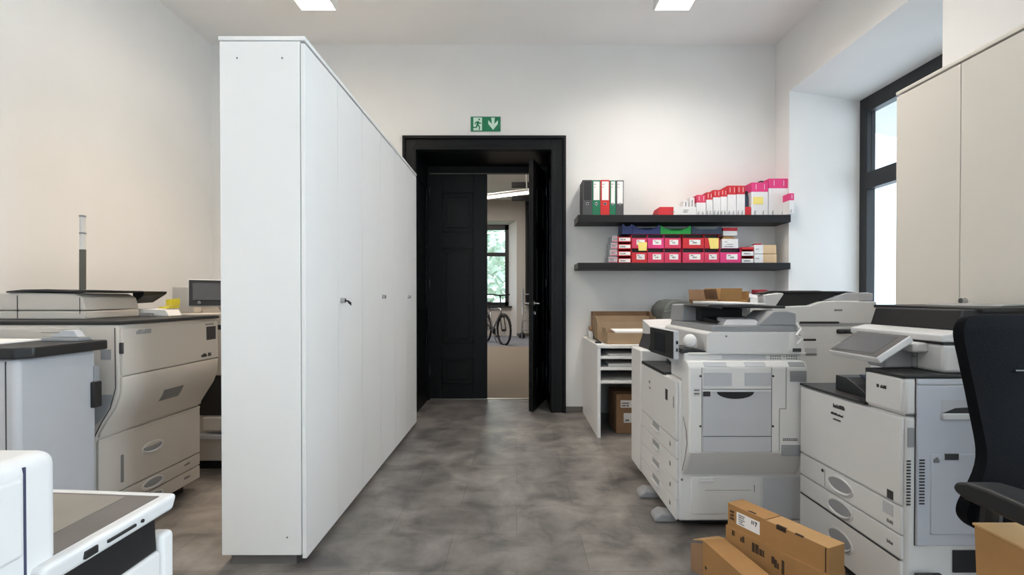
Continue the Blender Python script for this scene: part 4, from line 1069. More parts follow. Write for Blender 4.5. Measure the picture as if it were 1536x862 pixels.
# side facing the viewer
M_side = mat('copier_daylight_cast', (196, 199, 208), .45, var=.01)  # blue cast of daylight put into the colour of this side
sd = part('side_cover', MB().box(1.335, XB_ - .004, Y0 - .006, Y0 + .002, .29, .826, .004), M_side, t)
part('side_cover_top', MB().box(1.335, XB_ - .004, Y0 - .006, Y0 + .002, .83, .848, .002), M_side, t)
part('grip_recess', MB().box(1.415, 1.56, Y0 - .007, Y0 - .004, .715, .78, .001), M_pll, sd)
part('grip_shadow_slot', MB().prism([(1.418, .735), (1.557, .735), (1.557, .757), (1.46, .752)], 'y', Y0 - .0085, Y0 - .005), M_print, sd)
part('grip', MB().box(1.415, 1.56, Y0 - .014, Y0 - .005, .713, .735, .005), M_plw, sd)
part('bypass_door', MB().box(1.38, 1.90, Y0 - .009, Y0 - .004, .33, .598, .003), M_side, sd)
part('door_badge', MB().words((1.387, Y0 - .0095, .57), (1, 0, 0), (0, 0, 1), [(0, 0, .018, [.02])], 4), M_print2, sd)
part('door_latch', MB().box(1.425, 1.47, Y0 - .011, Y0 - .007, .58, .60), M_print, sd)
part('vent', slat_grid(MB(), (1.304, Y0 - .0005, .425), (1, 0, 0), (0, 0, 1), 1, 15, .014, .0104, 1, .5), M_seam, t)
part('vent', slat_grid(MB(), (1.342, Y0 - .0065, .43), (1, 0, 0), (0, 0, 1), 1, 15, .018, .0104, 1, .5), M_seam, sd)
part('hinge', MB().box(1.306, 1.328, Y0 - .004, Y0 + .002, .62, .685, .003), M_plg, t)
lb = part('lower_tray', MB().box(1.31, XB_, Y0 - .03, Y0 + .01, .10, .19, .006), M_side, t)
part('tray_gap', MB().box(1.46, XB_ - .02, Y0 - .004, Y0 + .002, .20, .275), M_plk, t)
part('tray_latch', MB().box(1.315, 1.40, Y0 - .034, Y0 - .02, .192, .21, .003), M_print, lb)
s = MB(); seam_y(s, Y0, 1.30, 1.335, .728, .003); vert_y(s, Y0, 1.332, .29, .85, .003); part('seam', s, M_seam, t)
# scanner and feeder
sc = MB(); sc.box(1.45, 1.96, 1.765, 2.24, .862, .96, .012, 3); sc.prism([(1.44, .968), (1.96, .968), (1.96, 1.005), (1.50, 1.005), (1.44, .992)], 'y', 1.76, 2.245, .006)
sn = part('scanner', sc, M_plw, t)
part('lid_gap', MB().box(1.452, 1.955, 1.768, 2.236, .958, .970), M_plk, sn)
part('corner_cap', MB().box(1.40, 1.455, 1.83, 1.93, .925, .96, .01, 3), M_plw, sn)
s = MB(); vert_x(s, 1.45, 1.88, .865, .95, .002); seam_x(s, 1.45, 1.88, 2.2, .905, .002); part('seam', s, M_print2, sn)
fe = MB(); fe.prism([(1.522, 1.005), (1.955, 1.005), (1.955, 1.078), (1.545, 1.078)], 'y', 1.80, 2.24, .006); fe.box(1.62, 1.95, 2.05, 2.24, 1.05, 1.078, .008)
fo_ = part('document_feeder', fe, M_plk, t)
part('input_tray', MB().hexa([(1.60, 1.78, 1.068), (1.95, 1.78, 1.072), (1.95, 2.26, 1.078), (1.55, 2.26, 1.076), (1.60, 1.78, 1.084), (1.95, 1.78, 1.09), (1.95, 2.26, 1.092), (1.55, 2.26, 1.09)], .004), M_pld, fo_)
part('paper_guide', MB().prism([(1.72, 1.088), (1.9, 1.09), (1.9, 1.096), (1.74, 1.094)], 'y', 1.85, 2.2, .002), M_plg, fo_)
# tilted touch panel
A_, B_ = Vector((1.26, 0, .908)), Vector((1.38, 0, .987)); dn = Vector((.079, 0, -.12)).normalized() * .026
def tp_(q, y, e): 
    p = A_ + (B_ - A_) * q + dn * e
    return (p.x, y, p.z)
cp = part('control_panel', MB().hexa([tp_(0, 1.82, 1), tp_(1, 1.82, 1), tp_(1, 2.10, 1), tp_(0, 2.10, 1), tp_(0, 1.82, 0), tp_(1, 1.82, 0), tp_(1, 2.10, 0), tp_(0, 2.10, 0)], .006, 3), M_plw, t)
part('bezel', MB().hexa([tp_(.03, 1.825, .02), tp_(.97, 1.825, .02), tp_(.97, 2.095, .02), tp_(.03, 2.095, .02), tp_(.03, 1.825, -.03), tp_(.97, 1.825, -.03), tp_(.97, 2.095, -.03), tp_(.03, 2.095, -.03)]), M_pld, cp)
part('screen', MB().hexa([tp_(.13, 1.86, 0), tp_(.90, 1.86, 0), tp_(.90, 2.08, 0), tp_(.13, 2.08, 0), tp_(.13, 1.86, -.06), tp_(.90, 1.86, -.06), tp_(.90, 2.08, -.06), tp_(.13, 2.08, -.06)]), M_scr, cp)
part('panel_arm', MB().hexa([(1.35, 1.9, .862), (1.45, 1.9, .862), (1.45, 2.0, .862), (1.35, 2.0, .862), (1.33, 1.9, .93), (1.45, 1.9, .945), (1.45, 2.0, .945), (1.33, 2.0, .93)], .008), M_pll, t)

# ---- the tall copier in the window corner
t = thing('photocopier', 'white photocopier by the window niche, black feeder open, behind the other copiers', 'copier', (1.88, 3.58, 0))
Y0, Y1 = 3.3, 3.88
b = MB(); b.box(1.56, 2.26, Y0, Y1, .05, .94, .014, 3)
part('body', b, M_pl, t)
part('base', MB().box(1.6, 2.22, Y0 + .04, Y1 - .04, .01, .05), M_plk, t)
sc = part('scanner', MB().prism([(1.62, .955), (2.28, .955), (2.28, 1.095), (2.03, 1.10), (1.93, 1.095), (1.86, 1.07), (1.62, 1.06)], 'y', Y0 - .01, Y1, .008, 2), M_pl, t)
part('scanner_gap', MB().box(1.58, 2.25, Y0 + .005, Y1 - .01, .94, .956), M_pll, t)
part('slot', MB().box(1.79, 2.04, Y0 - .014, Y0 - .008, .955, .968, .002), M_plk, sc)
part('slot', MB().box(1.70, 1.90, Y0 - .004, Y0 + .002, .845, .858, .002), M_plk, t)
part('slot', MB().tube([(2.03, Y0 - .012, .905), (2.12, Y0 - .012, .905)], .014, 10), M_plk, t)
part('latch_badge', MB().box(2.01, 2.06, Y0 - .013, Y0 - .009, 1.035, 1.045), M_print2, sc)
sd = part('side_cover', MB().box(1.62, 2.2, Y0 - .006, Y0 + .002, .12, .835, .005), M_pl, t)
part('badge', MB().box(1.83, 1.90, Y0 - .009, Y0 - .005, .755, .80, .002), M_pll, sd)
part('badge_slot', MB().box(1.83, 1.90, Y0 - .01, Y0 - .008, .752, .766), M_print2, sd)
s = MB(); seam_y(s, Y0 - .006, 1.62, 2.2, .40, .004); vert_y(s, Y0 - .006, 1.72, .15, .70, .003); part('seam', s, M_print2, sd)
fe = MB(); fe.prism([(1.66, 1.06), (1.86, 1.068), (1.93, 1.095), (2.03, 1.10), (2.05, 1.15), (1.70, 1.15)], 'y', Y0 + .04, Y0 + .16, .004).prism([(1.82, 1.068), (1.93, 1.095), (2.03, 1.10), (2.05, 1.15), (1.84, 1.15)], 'y', Y0 + .158, Y1 - .02, .004)
fb_ = part('document_feeder', fe, M_plk, t)
part('feeder_end', MB().prism([(1.575, 1.055), (1.64, 1.055), (1.70, 1.145), (1.66, 1.15), (1.57, 1.138)], 'y', Y0 + .0, Y0 + .1, .008), M_plw, fb_)
part('lid_hinge', MB().prism([(1.96, 1.10), (2.27, 1.10), (2.27, 1.145), (2.24, 1.152), (2.10, 1.15)], 'y', Y0 + .01, Y1 - .02, .006), M_pll, fb_)
part('input_tray', MB().prism([(1.55, 1.140), (1.64, 1.15), (2.10, 1.148), (2.20, 1.140), (2.20, 1.148), (2.1, 1.160), (1.64, 1.163), (1.55, 1.148)], 'y', Y0 + .02, Y0 + .12, .002).prism([(1.82, 1.15), (2.10, 1.148), (2.20, 1.140), (2.20, 1.148), (2.1, 1.160), (1.82, 1.163)], 'y', Y0 + .118, Y1 - .02, .002), M_pld, fb_)
part('tray_insert', MB().prism([(1.72, 1.16), (1.98, 1.16), (1.95, 1.166), (1.78, 1.166)], 'y', Y0 + .06, Y0 + .3, .002), M_plg, fb_)

# ---- production printer on the aisle's other side
t = thing('production_printer', 'large pale production printer with curved front, left of the white cabinet row', 'printer', (-2.2, 2.68, 0))
Y0, Y1 = 2.30, 3.05
prof = [(-1.75, 1.0), (-1.748, .77), (-1.752, .69), (-1.775, .63), (-1.82, .56), (-1.848, .515), (-1.858, .47), (-1.86, .06), (-2.72, .06), (-2.72, 1.0)]
part('body', MB().prism([(x - .012 if x > -2 else x, z) for x, z in prof], 'y', Y0, Y1, .008, 2), M_plc, t)
part('base', MB().box(-2.66, -1.93, Y0 + .05, Y1 - .05, .0, .06), M_plk, t)
def front_skin(z1, z0, y0=Y0 + .006, y1=Y1 - .006):
    """front cover following the curved profile between two heights"""
    def xa(z):
        pr = prof[:8]
        for (xa_, za_), (xb_, zb_) in zip(pr, pr[1:]):
            if zb_ <= z <= za_: return xa_ + (xb_ - xa_) * (za_ - z) / (za_ - zb_)
        return -1.86
    zs = sorted([z0, z1] + [p[1] for p in prof[:8] if z0 < p[1] < z1], reverse=True)
    pts = [(xa(z), z) for z in zs] + [(xa(z) - .012, z) for z in reversed(zs)]
    return MB().prism(pts, 'y', y0, y1, .003, 2)
u = part('upper_door', front_skin(.982, .772), M_plc, t)
part('print', MB().words((-1.7495, Y0 + .09, .95), (0, 1, 0), (0, 0, 1), [(0, 0, .022, [.10])], 2, .0008), M_plg, u)
part('badge', MB().box(-1.751, -1.7485, Y1 - .12, Y1 - .03, .88, .955), M_print, u)
part('badge', MB().box(-1.7505, -1.7485, Y1 - .13, Y1 - .05, .965, .972), M_print2, u)
part('print', MB().words((-1.7475, Y1 - .17, .788), (0, 1, 0), (0, 0, 1), [(0, 0, .02, [.05, .03])], 7), M_print, u)
part('latch', MB().box(-1.76, -1.747, Y0 + .0, Y0 + .012, .87, .92, .002), M_print, u)
m_ = part('curved_door', front_skin(.767, .497), M_plc, t)
part('grip_recess', MB().prism([(-1.7625, .657), (-1.774, .63), (-1.793, .60), (-1.796, .60), (-1.778, .63), (-1.767, .657)], 'y', 2.60, 2.75, .0), M_print2, m_)
for k, (za, zb) in enumerate(((.215, .487), (.143, .209), (.065, .137))):
    d = part('drawer', front_skin(zb, za), M_plc, t)
    hz = .36 if k == 0 else (za + zb) / 2
    scoop_handle(d, -1.86, 2.65, hz, .15, .055 if k == 0 else .05, M_pl, sx=1)
    part('print', MB().words((-1.8595, 2.90, (za + zb) / 2), (0, 1, 0), (0, 0, 1), [(0, 0, .012, [.05])], 30 + k, .0008), M_print2, d)
    if k == 0: part('latch', MB().box(-1.862, -1.854, 2.435, 2.45, .25, .38, .003), M_print2, d)
part('top_plate', MB().box(-2.74, -1.745, Y0 - .008, Y1 + .004, 1.0, 1.016, .005), M_pld, t)
# side facing the viewer
sd = part('side_panel', MB().box(-2.7, -1.93, Y0 - .006, Y0 + .002, .52, .985, .004), M_plc, t)
s = MB(); seam_y(s, Y0 - .006, -2.1, -1.93, .965, .002); s.tube([(-1.778, Y0, .985), (-1.776, Y0, .72), (-1.80, Y0, .63), (-1.84, Y0, .565), (-1.872, Y0, .50)], .0022, 6); part('seam', s, M_seam, t)
part('side_badge', MB().box(-1.84, -1.795, Y0 - .002, Y0 + .001, .845, .89), M_plg, t)
part('side_recess', MB().prism([(-1.87, .69), (-1.79, .69), (-1.795, .655), (-1.83, .59), (-1.87, .55)], 'y', Y0 - .002, Y0 + .002), M_plg, t)
# scanner with lid on the printer
t2 = thing('scanner_unit', 'pale scanner unit with thin dark lid standing on the large production printer', 'scanner', (-2.45, 2.68, 1.0165))
part('body', MB().box(-2.80, -2.075, 2.5, 2.86, 1.0165, 1.055, .006), M_plc, t2)
part('body', MB().prism([(-2.80, 1.058), (-2.075, 1.058), (-2.09, 1.12), (-2.13, 1.140), (-2.42, 1.145), (-2.80, 1.135)], 'y', 2.5, 2.86, .008, 3), M_plc, t2)
part('lid', MB().prism([(-2.44, 1.143), (-2.36, 1.147), (-2.24, 1.148), (-2.12, 1.143), (-2.06, 1.149), (-2.06, 1.156), (-2.13, 1.153), (-2.24, 1.160), (-2.36, 1.158), (-2.44, 1.150)], 'y', 2.485, 2.87, .001), M_pld, t2)
s = MB(); vert_y(s, 2.5, -2.40, 1.02, 1.13, .004); vert_y(s, 2.5, -2.10, 1.04, 1.12, .003); part('seam', s, M_seam, t2)
part('hatch', MB().box(-2.13, -2.02, 2.862, 2.893, 1.0165, 1.036, .003), M_plg, t2)
part('rear_tray', MB().hexa([(-2.12, 2.87, 1.085), (-2.06, 2.87, 1.13), (-2.04, 3.03, 1.14), (-2.12, 3.03, 1.09), (-2.12, 2.87, 1.148), (-2.055, 2.87, 1.155), (-2.035, 3.03, 1.155), (-2.12, 3.03, 1.15)], .003), M_pld, t2)
# signal tower standing on the scanner
t2 = thing('signal_tower', 'slim signal tower with two clear lenses on the scanner unit', 'signal light', (-2.22, 2.66, 1.16))
part('post', MB().cyl((-2.22, 2.66, 1.160), (-2.218, 2.66, 1.365), .0145, n=18), M_post, t2)
for za in (1.365, 1.452):
    part('lens', MB().cyl((-2.218, 2.66, za), (-2.217, 2.66, za + .078), .0135, n=18), M_clear, t2)
    part('ring', MB().cyl((-2.217, 2.66, za + .078), (-2.217, 2.66, za + .087), .015, n=18), M_plg, t2)
# papers and yellow pad on the printer top
solo('paper_stack', MB().hexa([(-2.15, 2.9, 1.0165), (-1.94, 2.9, 1.0165), (-1.95, 3.03, 1.0165), (-2.15, 3.03, 1.0165), (-2.14, 2.9, 1.056), (-1.96, 2.9, 1.052), (-1.97, 3.03, 1.054), (-2.14, 3.03, 1.058)], .003), M_paper, (-2.05, 2.96, 1.0165),
     'stack of white paper at the far end of the production printer top', 'paper')
t2 = thing('note_pad', 'yellow note pad leaning on the paper stack on the production printer', 'pad', (-1.99, 2.99, 1.0585))
part('sheets', MB().hexa([(-2.025, 2.94, 1.0585), (-1.965, 2.94, 1.0585), (-1.965, 3.03, 1.0585), (-2.025, 3.03, 1.0585), (-2.025, 2.94, 1.066), (-1.965, 2.94, 1.072), (-1.965, 3.03, 1.075), (-2.025, 3.03, 1.066)], .001), M_yellow2, t2)
part('cover', MB().hexa([(-2.0, 2.965, 1.074), (-1.965, 2.965, 1.074), (-1.965, 3.035, 1.077), (-2.0, 3.035, 1.074), (-2.0, 2.965, 1.108), (-1.965, 2.965, 1.112), (-1.965, 3.035, 1.115), (-2.0, 3.035, 1.108)]), M_yellow2, t2)

# ---- paper feed unit in front of the production printer
t = thing('paper_feed_unit', 'grey white paper feed unit with thick black top before the production printer', 'feeder', (-2.3, 2.03, 0))
part('body', MB().box(-2.75, -1.79, 1.86, 2.215, .05, .90, .02, 3), M_pll, t)
part('base', MB().box(-2.7, -1.85, 1.9, 2.18, 0, .05), M_plk, t)
part('black_top', MB().prism([(-2.78, 1.845), (-1.79, 1.845), (-1.75, 1.885), (-1.75, 2.225), (-2.78, 2.225)], 'z', .90, .94, .006), M_plk, t)
s = MB(); vert_y(s, 1.86, -1.83, .06, .89, .004); vert_y(s, 1.86, -1.87, .06, .6, .006); part('seam', s, M_seam, t)
part('latch', MB().box(-1.80, -1.775, 2.18, 2.225, .655, .765, .006), M_pld, t)
part('latch_plate', MB().box(-1.80, -1.782, 2.195, 2.222, .72, .83, .004), M_plg, t)
solo('paper_stack', MB().hexa([(-2.6, 1.88, .9405), (-1.99, 1.93, .9405), (-1.99, 2.19, .9405), (-2.6, 2.19, .9405), (-2.6, 1.88, .947), (-1.99, 1.93, .944), (-1.99, 2.19, .946), (-2.6, 2.19, .95)]), M_paper, (-2.3, 2.04, .9405),
     'white sheets lying on the black top of the paper feed unit', 'paper')
t2 = thing('stapler', 'small grey metal stapler resting at the edge of the black unit top', 'stapler', (-1.87, 2.17, .9405))
part('base', MB().box(-1.95, -1.80, 2.13, 2.2, .9405, .955, .003), M_plg, t2)
part('arm', MB().prism([(-1.93, .956), (-1.87, .985), (-1.83, .985), (-1.81, .956)], 'y', 2.145, 2.185, .004), M_pll, t2)

# ---- copier tucked behind the cabinets
t = thing('photocopier', 'beige copier with tilted dark screen tucked between production printer and white cabinets', 'copier', (-1.95, 3.6, 0))
Y0, Y1 = 3.32, 3.9
b = MB(); b.box(-2.3, -1.66, Y0, Y1, .62, 1.02, .012, 3); b.box(-2.3, -1.7, Y0 + .04, Y1, .06, .62, .01)
part('body', b, M_plc, t)
part('base', MB().box(-2.26, -1.74, Y0 + .08, Y1 - .04, 0, .06), M_plk, t)
part('scanner', MB().box(-2.215, -2.075, Y0 + .02, Y1, 1.02, 1.19, .008, 2), M_plc, t)
part('scanner_deck', MB().box(-2.07, -1.70, Y0 + .1, Y1, 1.02, 1.06, .006, 2), M_plc, t)
s = MB(); seam_y(s, Y0, -1.95, -1.66, .93, .03, .002); part('slot', s, M_print, t)
part('dark_recess', MB().box(-2.28, -1.72, Y0 + .03, Y0 + .041, .36, .62), M_plk, t)
part('paper_tray', MB().hexa([(-2.0, Y0 - .02, .27), (-1.62, Y0 - .02, .27), (-1.62, Y0 + .03, .27), (-2.0, Y0 + .03, .27), (-2.0, Y0 - .02, .36), (-1.62, Y0 - .02, .36), (-1.62, Y0 + .03, .36), (-2.0, Y0 + .03, .36)], .01), M_plc, t)
part('tray_rail', MB().box(-2.05, -1.6, Y0 - .03, Y0 + .04, .22, .25, .004), M_pll, t)
cp = part('control_panel', MB().hexa([(-2.0, 3.16, 1.065), (-1.66, 3.16, 1.065), (-1.66, 3.19, 1.06), (-2.0, 3.19, 1.06), (-2.05, 3.24, 1.235), (-1.66, 3.24, 1.225), (-1.66, 3.265, 1.225), (-2.05, 3.265, 1.235)], .006, 3), M_plw, t)
part('bezel', MB().hexa([(-1.992, 3.159, 1.07), (-1.662, 3.159, 1.07), (-1.662, 3.165, 1.07), (-1.992, 3.165, 1.07), (-2.038, 3.234, 1.23), (-1.665, 3.234, 1.221), (-1.665, 3.245, 1.22), (-2.038, 3.245, 1.228)]), M_pld, cp)
part('screen', MB().hexa([(-1.975, 3.172, 1.105), (-1.69, 3.172, 1.105), (-1.69, 3.182, 1.105), (-1.975, 3.182, 1.105), (-2.01, 3.222, 1.212), (-1.69, 3.222, 1.205), (-1.69, 3.235, 1.205), (-2.01, 3.235, 1.212)]), M_scr, cp)
part('home_button', MB().cyl((-1.93, 3.163, 1.09), (-1.93, 3.158, 1.088), .01, n=12), M_plg, cp)
part('panel_arm', MB().tube([(-1.85, 3.21, 1.12), (-1.87, 3.32, 1.06), (-1.87, 3.45, 1.04)], .03, 10), M_plc, t)

# ---- copier nearest the viewer, with flat touch panel
t = thing('photocopier', 'bright white copier with flat touch panel and rounded edges, nearest of all copiers', 'copier', (-.95, .6, 0))
part('body', MB().box(-1.35, -.665, .15, .985, .03, .655, .016, 3), M_plw, t)
part('base', MB().box(-1.3, -.7, .2, .95, 0, .03), M_plk, t)
part('corner_post', MB().box(-.69, -.652, .952, .988, .05, .682, .01, 3), M_plw, t)
part('front_door', MB().box(-.668, -.652, .2, .949, .05, .658, .006, 3), M_plw, t)
part('black_console', MB().hexa([(-.98, .7, .655), (-.658, .7, .655), (-.658, .95, .655), (-.98, .95, .655), (-.98, .7, .73), (-.658, .7, .73), (-.658, .945, .73), (-.98, .945, .73)], .006, 3), M_plk, t)
sb = part('scanner', MB().box(-1.35, -.658, -.05, .748, .20, .905, .02, 4), M_plw, t)
s = MB(); s.box(-.670, -.6572, .691, .6945, .30, .893); part('seam', s, mat('blue_grey_gap', (60, 62, 86), .8), sb)
part('scanner_door', MB().box(-.675, -.6535, .0, .689, .775, .882, .006, 3), M_plw, sb)
cp = part('control_panel', MB().hexa([(-1.0, .70, .727), (-.645, .70, .722), (-.645, .975, .722), (-1.0, .975, .727), (-1.0, .70, .765), (-.64, .70, .752), (-.64, .98, .752), (-1.0, .98, .765)], .008, 4), M_plw, t)
part('bezel', MB().hexa([(-.99, .72, .764), (-.66, .72, .7522), (-.66, .957, .7522), (-.99, .957, .764), (-.99, .72, .7655), (-.66, .72, .7535), (-.66, .957, .7535), (-.99, .957, .7655)]), mat('brown_grey_bezel', (96, 90, 86), .25), cp)
part('screen', MB().hexa([(-.97, .73, .7645), (-.715, .73, .7550), (-.715, .948, .7550), (-.97, .948, .7645), (-.97, .73, .7662), (-.715, .73, .7566), (-.715, .948, .7566), (-.97, .948, .7662)]), M_scrw, cp)
part('usb_port', MB().box(-.6445, -.639, .768, .792, .731, .743, .001), M_pld, cp)
part('card_slot', MB().box(-.6445, -.639, .812, .872, .735, .740, .001), M_pld, cp)
part('indicator', MB().cyl((-.645, .888, .7375), (-.6395, .888, .7375), .003, n=10), M_pld, cp)
# ------------------------------------------------------------------ office chair beside the window side copiers
t = thing('office_chair', 'black high back office chair with armrests in front of the beige cabinets', 'chair', (1.42, 1.08, 0))
def slab(rows, thick_fn, y_fn, n=10):
    """upholstered slab: rows of (z, x0, x1); front and rear surfaces bowed, closed all round"""
    fine = []
    for j in range(len(rows) - 1):
        p0, p1, p2, p3 = rows[max(j - 1, 0)], rows[j], rows[j + 1], rows[min(j + 2, len(rows) - 1)]
        for q in range(4):
            u = q / 4
            fine.append(tuple(.5 * (2 * b_ + (c_ - a_) * u + (2 * a_ - 5 * b_ + 4 * c_ - d_) * u * u + (3 * b_ - a_ - 3 * c_ + d_) * u ** 3) for a_, b_, c_, d_ in zip(p0, p1, p2, p3)))
    rows = fine + [rows[-1]]
    m = MB(); F_, R_ = [], []
    for z, x0, x1 in rows:
        f, r = [], []
        for i in range(n + 1):
            u = i / n; x = x0 + (x1 - x0) * u
            e = (1 - abs(2 * u - 1) ** 4)
            yc = y_fn(z, u); th = thick_fn(z) * (.35 + .65 * e)
            f.append(m.bm.verts.new((x, yc - th, z))); r.append(m.bm.verts.new((x, yc + th, z)))
        F_.append(f); R_.append(r)
    k = len(rows)
    for j in range(k - 1):
        for i in range(n):
            m.bm.faces.new((F_[j][i], F_[j][i + 1], F_[j + 1][i + 1], F_[j + 1][i]))
            m.bm.faces.new((R_[j][i + 1], R_[j][i], R_[j + 1][i], R_[j + 1][i + 1]))
        m.bm.faces.new((R_[j][0], F_[j][0], F_[j + 1][0], R_[j + 1][0]))
        m.bm.faces.new((F_[j][n], R_[j][n], R_[j + 1][n], F_[j + 1][n]))
    for i in range(n):
        m.bm.faces.new((F_[0][i + 1], F_[0][i], R_[0][i], R_[0][i + 1]))
        m.bm.faces.new((F_[k - 1][i], F_[k - 1][i + 1], R_[k - 1][i + 1], R_[k - 1][i]))
    for f in m.bm.faces: f.smooth = True
    return m
rows = [(.545, 1.20, 1.64), (.552, 1.13, 1.70), (.575, 1.095, 1.735), (.61, 1.085, 1.745), (.66, 1.10, 1.73), (.73, 1.125, 1.705), (.80, 1.132, 1.698), (.88, 1.13, 1.70),
        (.96, 1.118, 1.712), (1.02, 1.108, 1.722), (1.05, 1.112, 1.718), (1.068, 1.125, 1.705), (1.076, 1.16, 1.67)]
def th(z): return .02 + .026 * min(1, max(0, (z - .545) / .04)) ** .5 * min(1, max(0, (1.0765 - z) / .035)) ** .5
def yc(z, u): return 1.31 + .05 * (z - .55) ** 1 - .035 * math.exp(-((z - .70) / .12) ** 2) + .03 * (2 * u - 1) ** 2 * -1
bk = part('backrest', slab(rows, th, yc), M_fab, t, smooth=60)
part('stitch_seam', MB().tube([(1.16 + .5 * i / 8, yc(.94, i / 8.0) - .0465 * (.4 + .6 * (1 - abs(2 * i / 8.0 - 1) ** 4)), .94) for i in range(1, 8)], .003, 6), M_fabk, bk)
part('back_shell', slab([(z, x0 + .05, x1 - .05) for z, x0, x1 in rows[1:-2]], lambda z: .02, lambda z, u: yc(z, u) + .045), M_fabk, bk, smooth=60)
sr = [(.40, 1.20, 1.64), (.415, 1.14, 1.70), (.45, 1.125, 1.715), (.475, 1.14, 1.70), (.483, 1.19, 1.65)]
s = MB(); s.box(1.13, 1.71, .80, 1.24, .41, .482, .03, 4)
part('seat', s, M_fab, t, smooth=60)
for x in (1.085, 1.755):
    a = part('armrest', MB().prism([(1.245, .668), (1.235, .681), (1.205, .69), (1.15, .694), (1.0, .69), (.95, .682), (.925, .67), (.922, .655), (.95, .648), (1.0, .646), (1.21, .648), (1.238, .655)], 'x', x - .04, x + .045, .014, 3), M_fabk, t)
    part('arm_support', MB().tube([(x + (.03 if x < 1.4 else -.03), 1.215, .652), (x + (.03 if x < 1.4 else -.03), 1.222, .55), (x + (.05 if x < 1.4 else -.05), 1.222, .44), (x + (.12 if x < 1.4 else -.12), 1.16, .40)], [.02, .022, .024, .02], 10), M_fabk, a)
part('back_bracket', MB().tube([(1.42, 1.15, .40), (1.42, 1.33, .41), (1.42, 1.40, .5), (1.42, 1.385, .68)], .028, 10), M_fabk, t)
part('gas_column', MB().cyl((1.42, 1.04, .09), (1.42, 1.04, .40), .026, n=16).cyl((1.42, 1.04, .37), (1.42, 1.04, .415), .09, n=16), M_fabk, t)
for k in range(5):
    a = k * 2 * PI / 5 + .5
    c_, s_ = math.cos(a), math.sin(a)
    R_ = .27
    l = part('leg', MB().tube([(1.42, 1.04, .105), (1.42 + c_ * .16, 1.04 + s_ * .16, .095), (1.42 + c_ * R_, 1.04 + s_ * R_, .075)], [.03, .024, .016], 8), M_fabk, t)
    part('caster', MB().cyl((1.42 + c_ * R_ - s_ * .02, 1.04 + s_ * R_ + c_ * .02, .03), (1.42 + c_ * R_ + s_ * .02, 1.04 + s_ * R_ - c_ * .02, .03), .03, n=16).cyl((1.42 + c_ * R_, 1.04 + s_ * R_, .03), (1.42 + c_ * R_, 1.04 + s_ * R_, .08), .008, n=8), M_fabk, l)

# carton on the seat
t = thing('cardboard_box', 'brown cardboard box resting on the seat of the black office chair', 'box', (1.28, 1.0, .4835))
part('body', MB().hexa([(1.055, .83, .484), (1.52, .83, .484), (1.52, 1.19, .484), (1.055, 1.19, .484), (1.05, .83, .598), (1.52, .83, .598), (1.52, 1.19, .598), (1.05, 1.19, .598)], .003), M_card, t)
part('flap', MB().box(1.048, 1.52, .83, 1.005, .598, .603, .001), M_card2, t)
part('flap', MB().box(1.048, 1.52, 1.012, 1.192, .598, .603, .001), M_card2, t)

# ------------------------------------------------------------------ long toner cartons on the floor in the aisle
# upright carton with label (own frame: x = length, y = width, origin at far left lower corner)
ang = math.atan2(1.70 - 2.085, 1.02 - .838)
t = thing('long_carton', 'long upright cardboard carton with white shipping label on the floor by the copiers', 'carton', (.85, 2.087, 0), rotz=ang)
L, W_, Hh = .42, .082, .292
b = MB()
b.box(0, L, 0, W_, .205, Hh, .002)
b.box(-.003, L + .0, -.008, W_ + .004, .002, .207, .002)
part('body', b, M_card, t)
part('top_flap', MB().box(0.0, L * .42, -.002, W_, Hh, Hh + .003), M_card, t)
part('top_flap', MB().box(L * .43, L, -.001, W_, Hh, Hh + .002), M_card2, t)
M_slot = mat('carton_slot', (52, 38, 28), .9)
s = MB()
s.poly((0, 0, Hh + .003), (1, 0, 0), (0, 1, 0), [(.09, .004), (.13, .004), (.125, .014), (.10, .014)], .0008)
part('slot', s, M_slot, t)
s = MB(); s.box(.225, .262, -.0035, .006, Hh - .012, Hh + .0035); part('slot', s, M_slot, t)
s = MB(); s.box(.30, .33, -.0035, .004, Hh - .001, Hh + .003); part('slot', s, M_slot, t)
part('end_gap', MB().box(L - .012, L - .009, -.0015, .004, .209, Hh - .002), M_slot, t)
U_, V_ = (1, 0, 0), (0, 0, 1)
lb = part('shipping_label', MB().quad((0, -.0005, 0), U_, V_, .045, .152, .226, .275, .0008), M_paper, t)
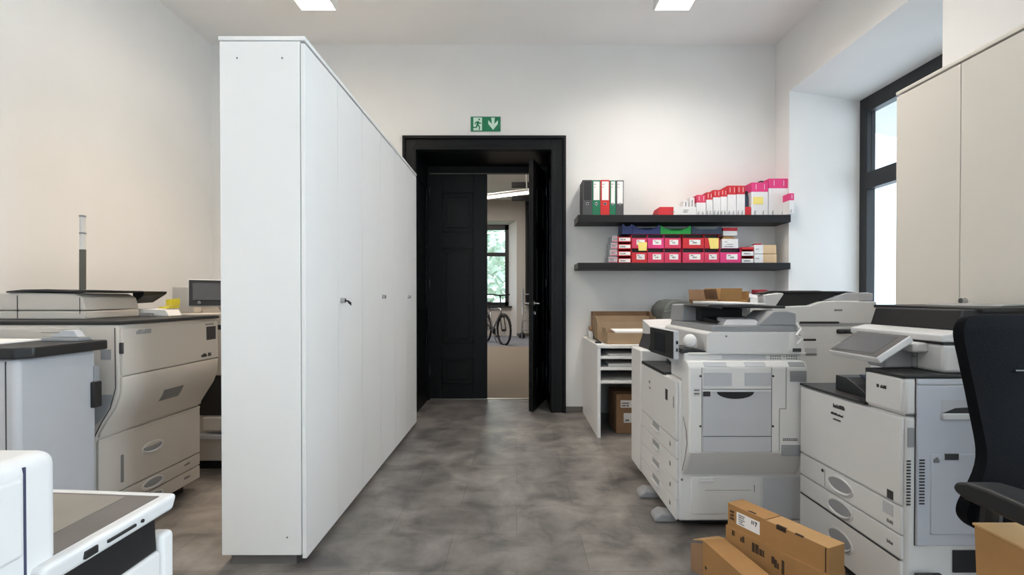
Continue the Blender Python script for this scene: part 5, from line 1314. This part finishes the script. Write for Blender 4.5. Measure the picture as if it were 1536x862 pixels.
part('print', MB().words((.055, -.0014, 0), U_, V_, [(0, .264, .005, [.03]), (0, .256, .005, [.025]), (0, .248, .004, [.03]), (0, .240, .005, [.02]), (0, .232, .004, [.028])], 3), M_print2, lb)
part('number_print', MB().quad((0, -.0014, 0), U_, V_, .116, .120, .254, .268, .0005).quad((0, -.0014, 0), U_, V_, .124, .127, .254, .268, .0005).poly((0, -.0014, 0), U_, V_, [(.132, .25), (.135, .25), (.142, .268), (.130, .268), (.130, .264), (.136, .264)], .0005), M_print, lb)
part('carton_print', MB().words((.012, -.0006, 0), U_, V_, [(0, .262, .01, [.02]), (0, .248, .01, [.02]), (0, .234, .01, [.022])], 6), M_cardg, t)
p_ = MB()
p_.words((.03, -.0086, 0), U_, V_, [(0, .178, .02, [.014]), (.04, .17, .024, [.022]), (.095, .155, .035, [.055]), (.18, .15, .026, [.018])], 12)
p_.quad((0, -.0086, 0), U_, V_, .252, .262, .13, .18)
p_.words((.222, -.0086, 0), U_, V_, [(0, .14, .03, [.02])], 13)
part('carton_print', p_, M_cardg, t)
# flat carton in front with an open end
ang2 = math.atan2(-.33, .055)
t = thing('long_carton', 'long flat cardboard carton with open end flap, lying before the labelled upright one', 'carton', (.742, 2.065, 0), rotz=ang2)
L2, W2, H2 = .62, .094, .15
b = MB(); q = .004
b.box(0, L2, 0, W2, .001, .001 + q).box(0, L2, 0, q, .005, H2).box(0, L2, W2 - q, W2, .005, H2).box(0, L2, 0, W2, H2, H2 + q).box(L2 - q, L2, q, W2 - q, .005, H2)
part('body', b, M_card, t)
part('end_flap', MB().hexa([(0, 0, H2), (0, W2, H2), (-.055, W2 + .005, H2 - .015), (-.055, -.012, H2 - .02), (0, 0, H2 + q), (0, W2, H2 + q), (-.055, W2 + .005, H2 - .012), (-.055, -.012, H2 - .017)]), M_card2, t)
part('end_flap', MB().hexa([(0, -.001, .01), (0, q, .01), (-.05, -.02, .01), (-.05, -.024, .01), (0, -.001, H2 - .01), (0, q, H2 - .01), (-.05, -.02, H2 - .03), (-.05, -.024, H2 - .03)]), M_cardin, t)
part('side_slot', MB().cyl((.025, -.0012, .055), (.025, .001, .055), .007, n=12), M_cardg, t)
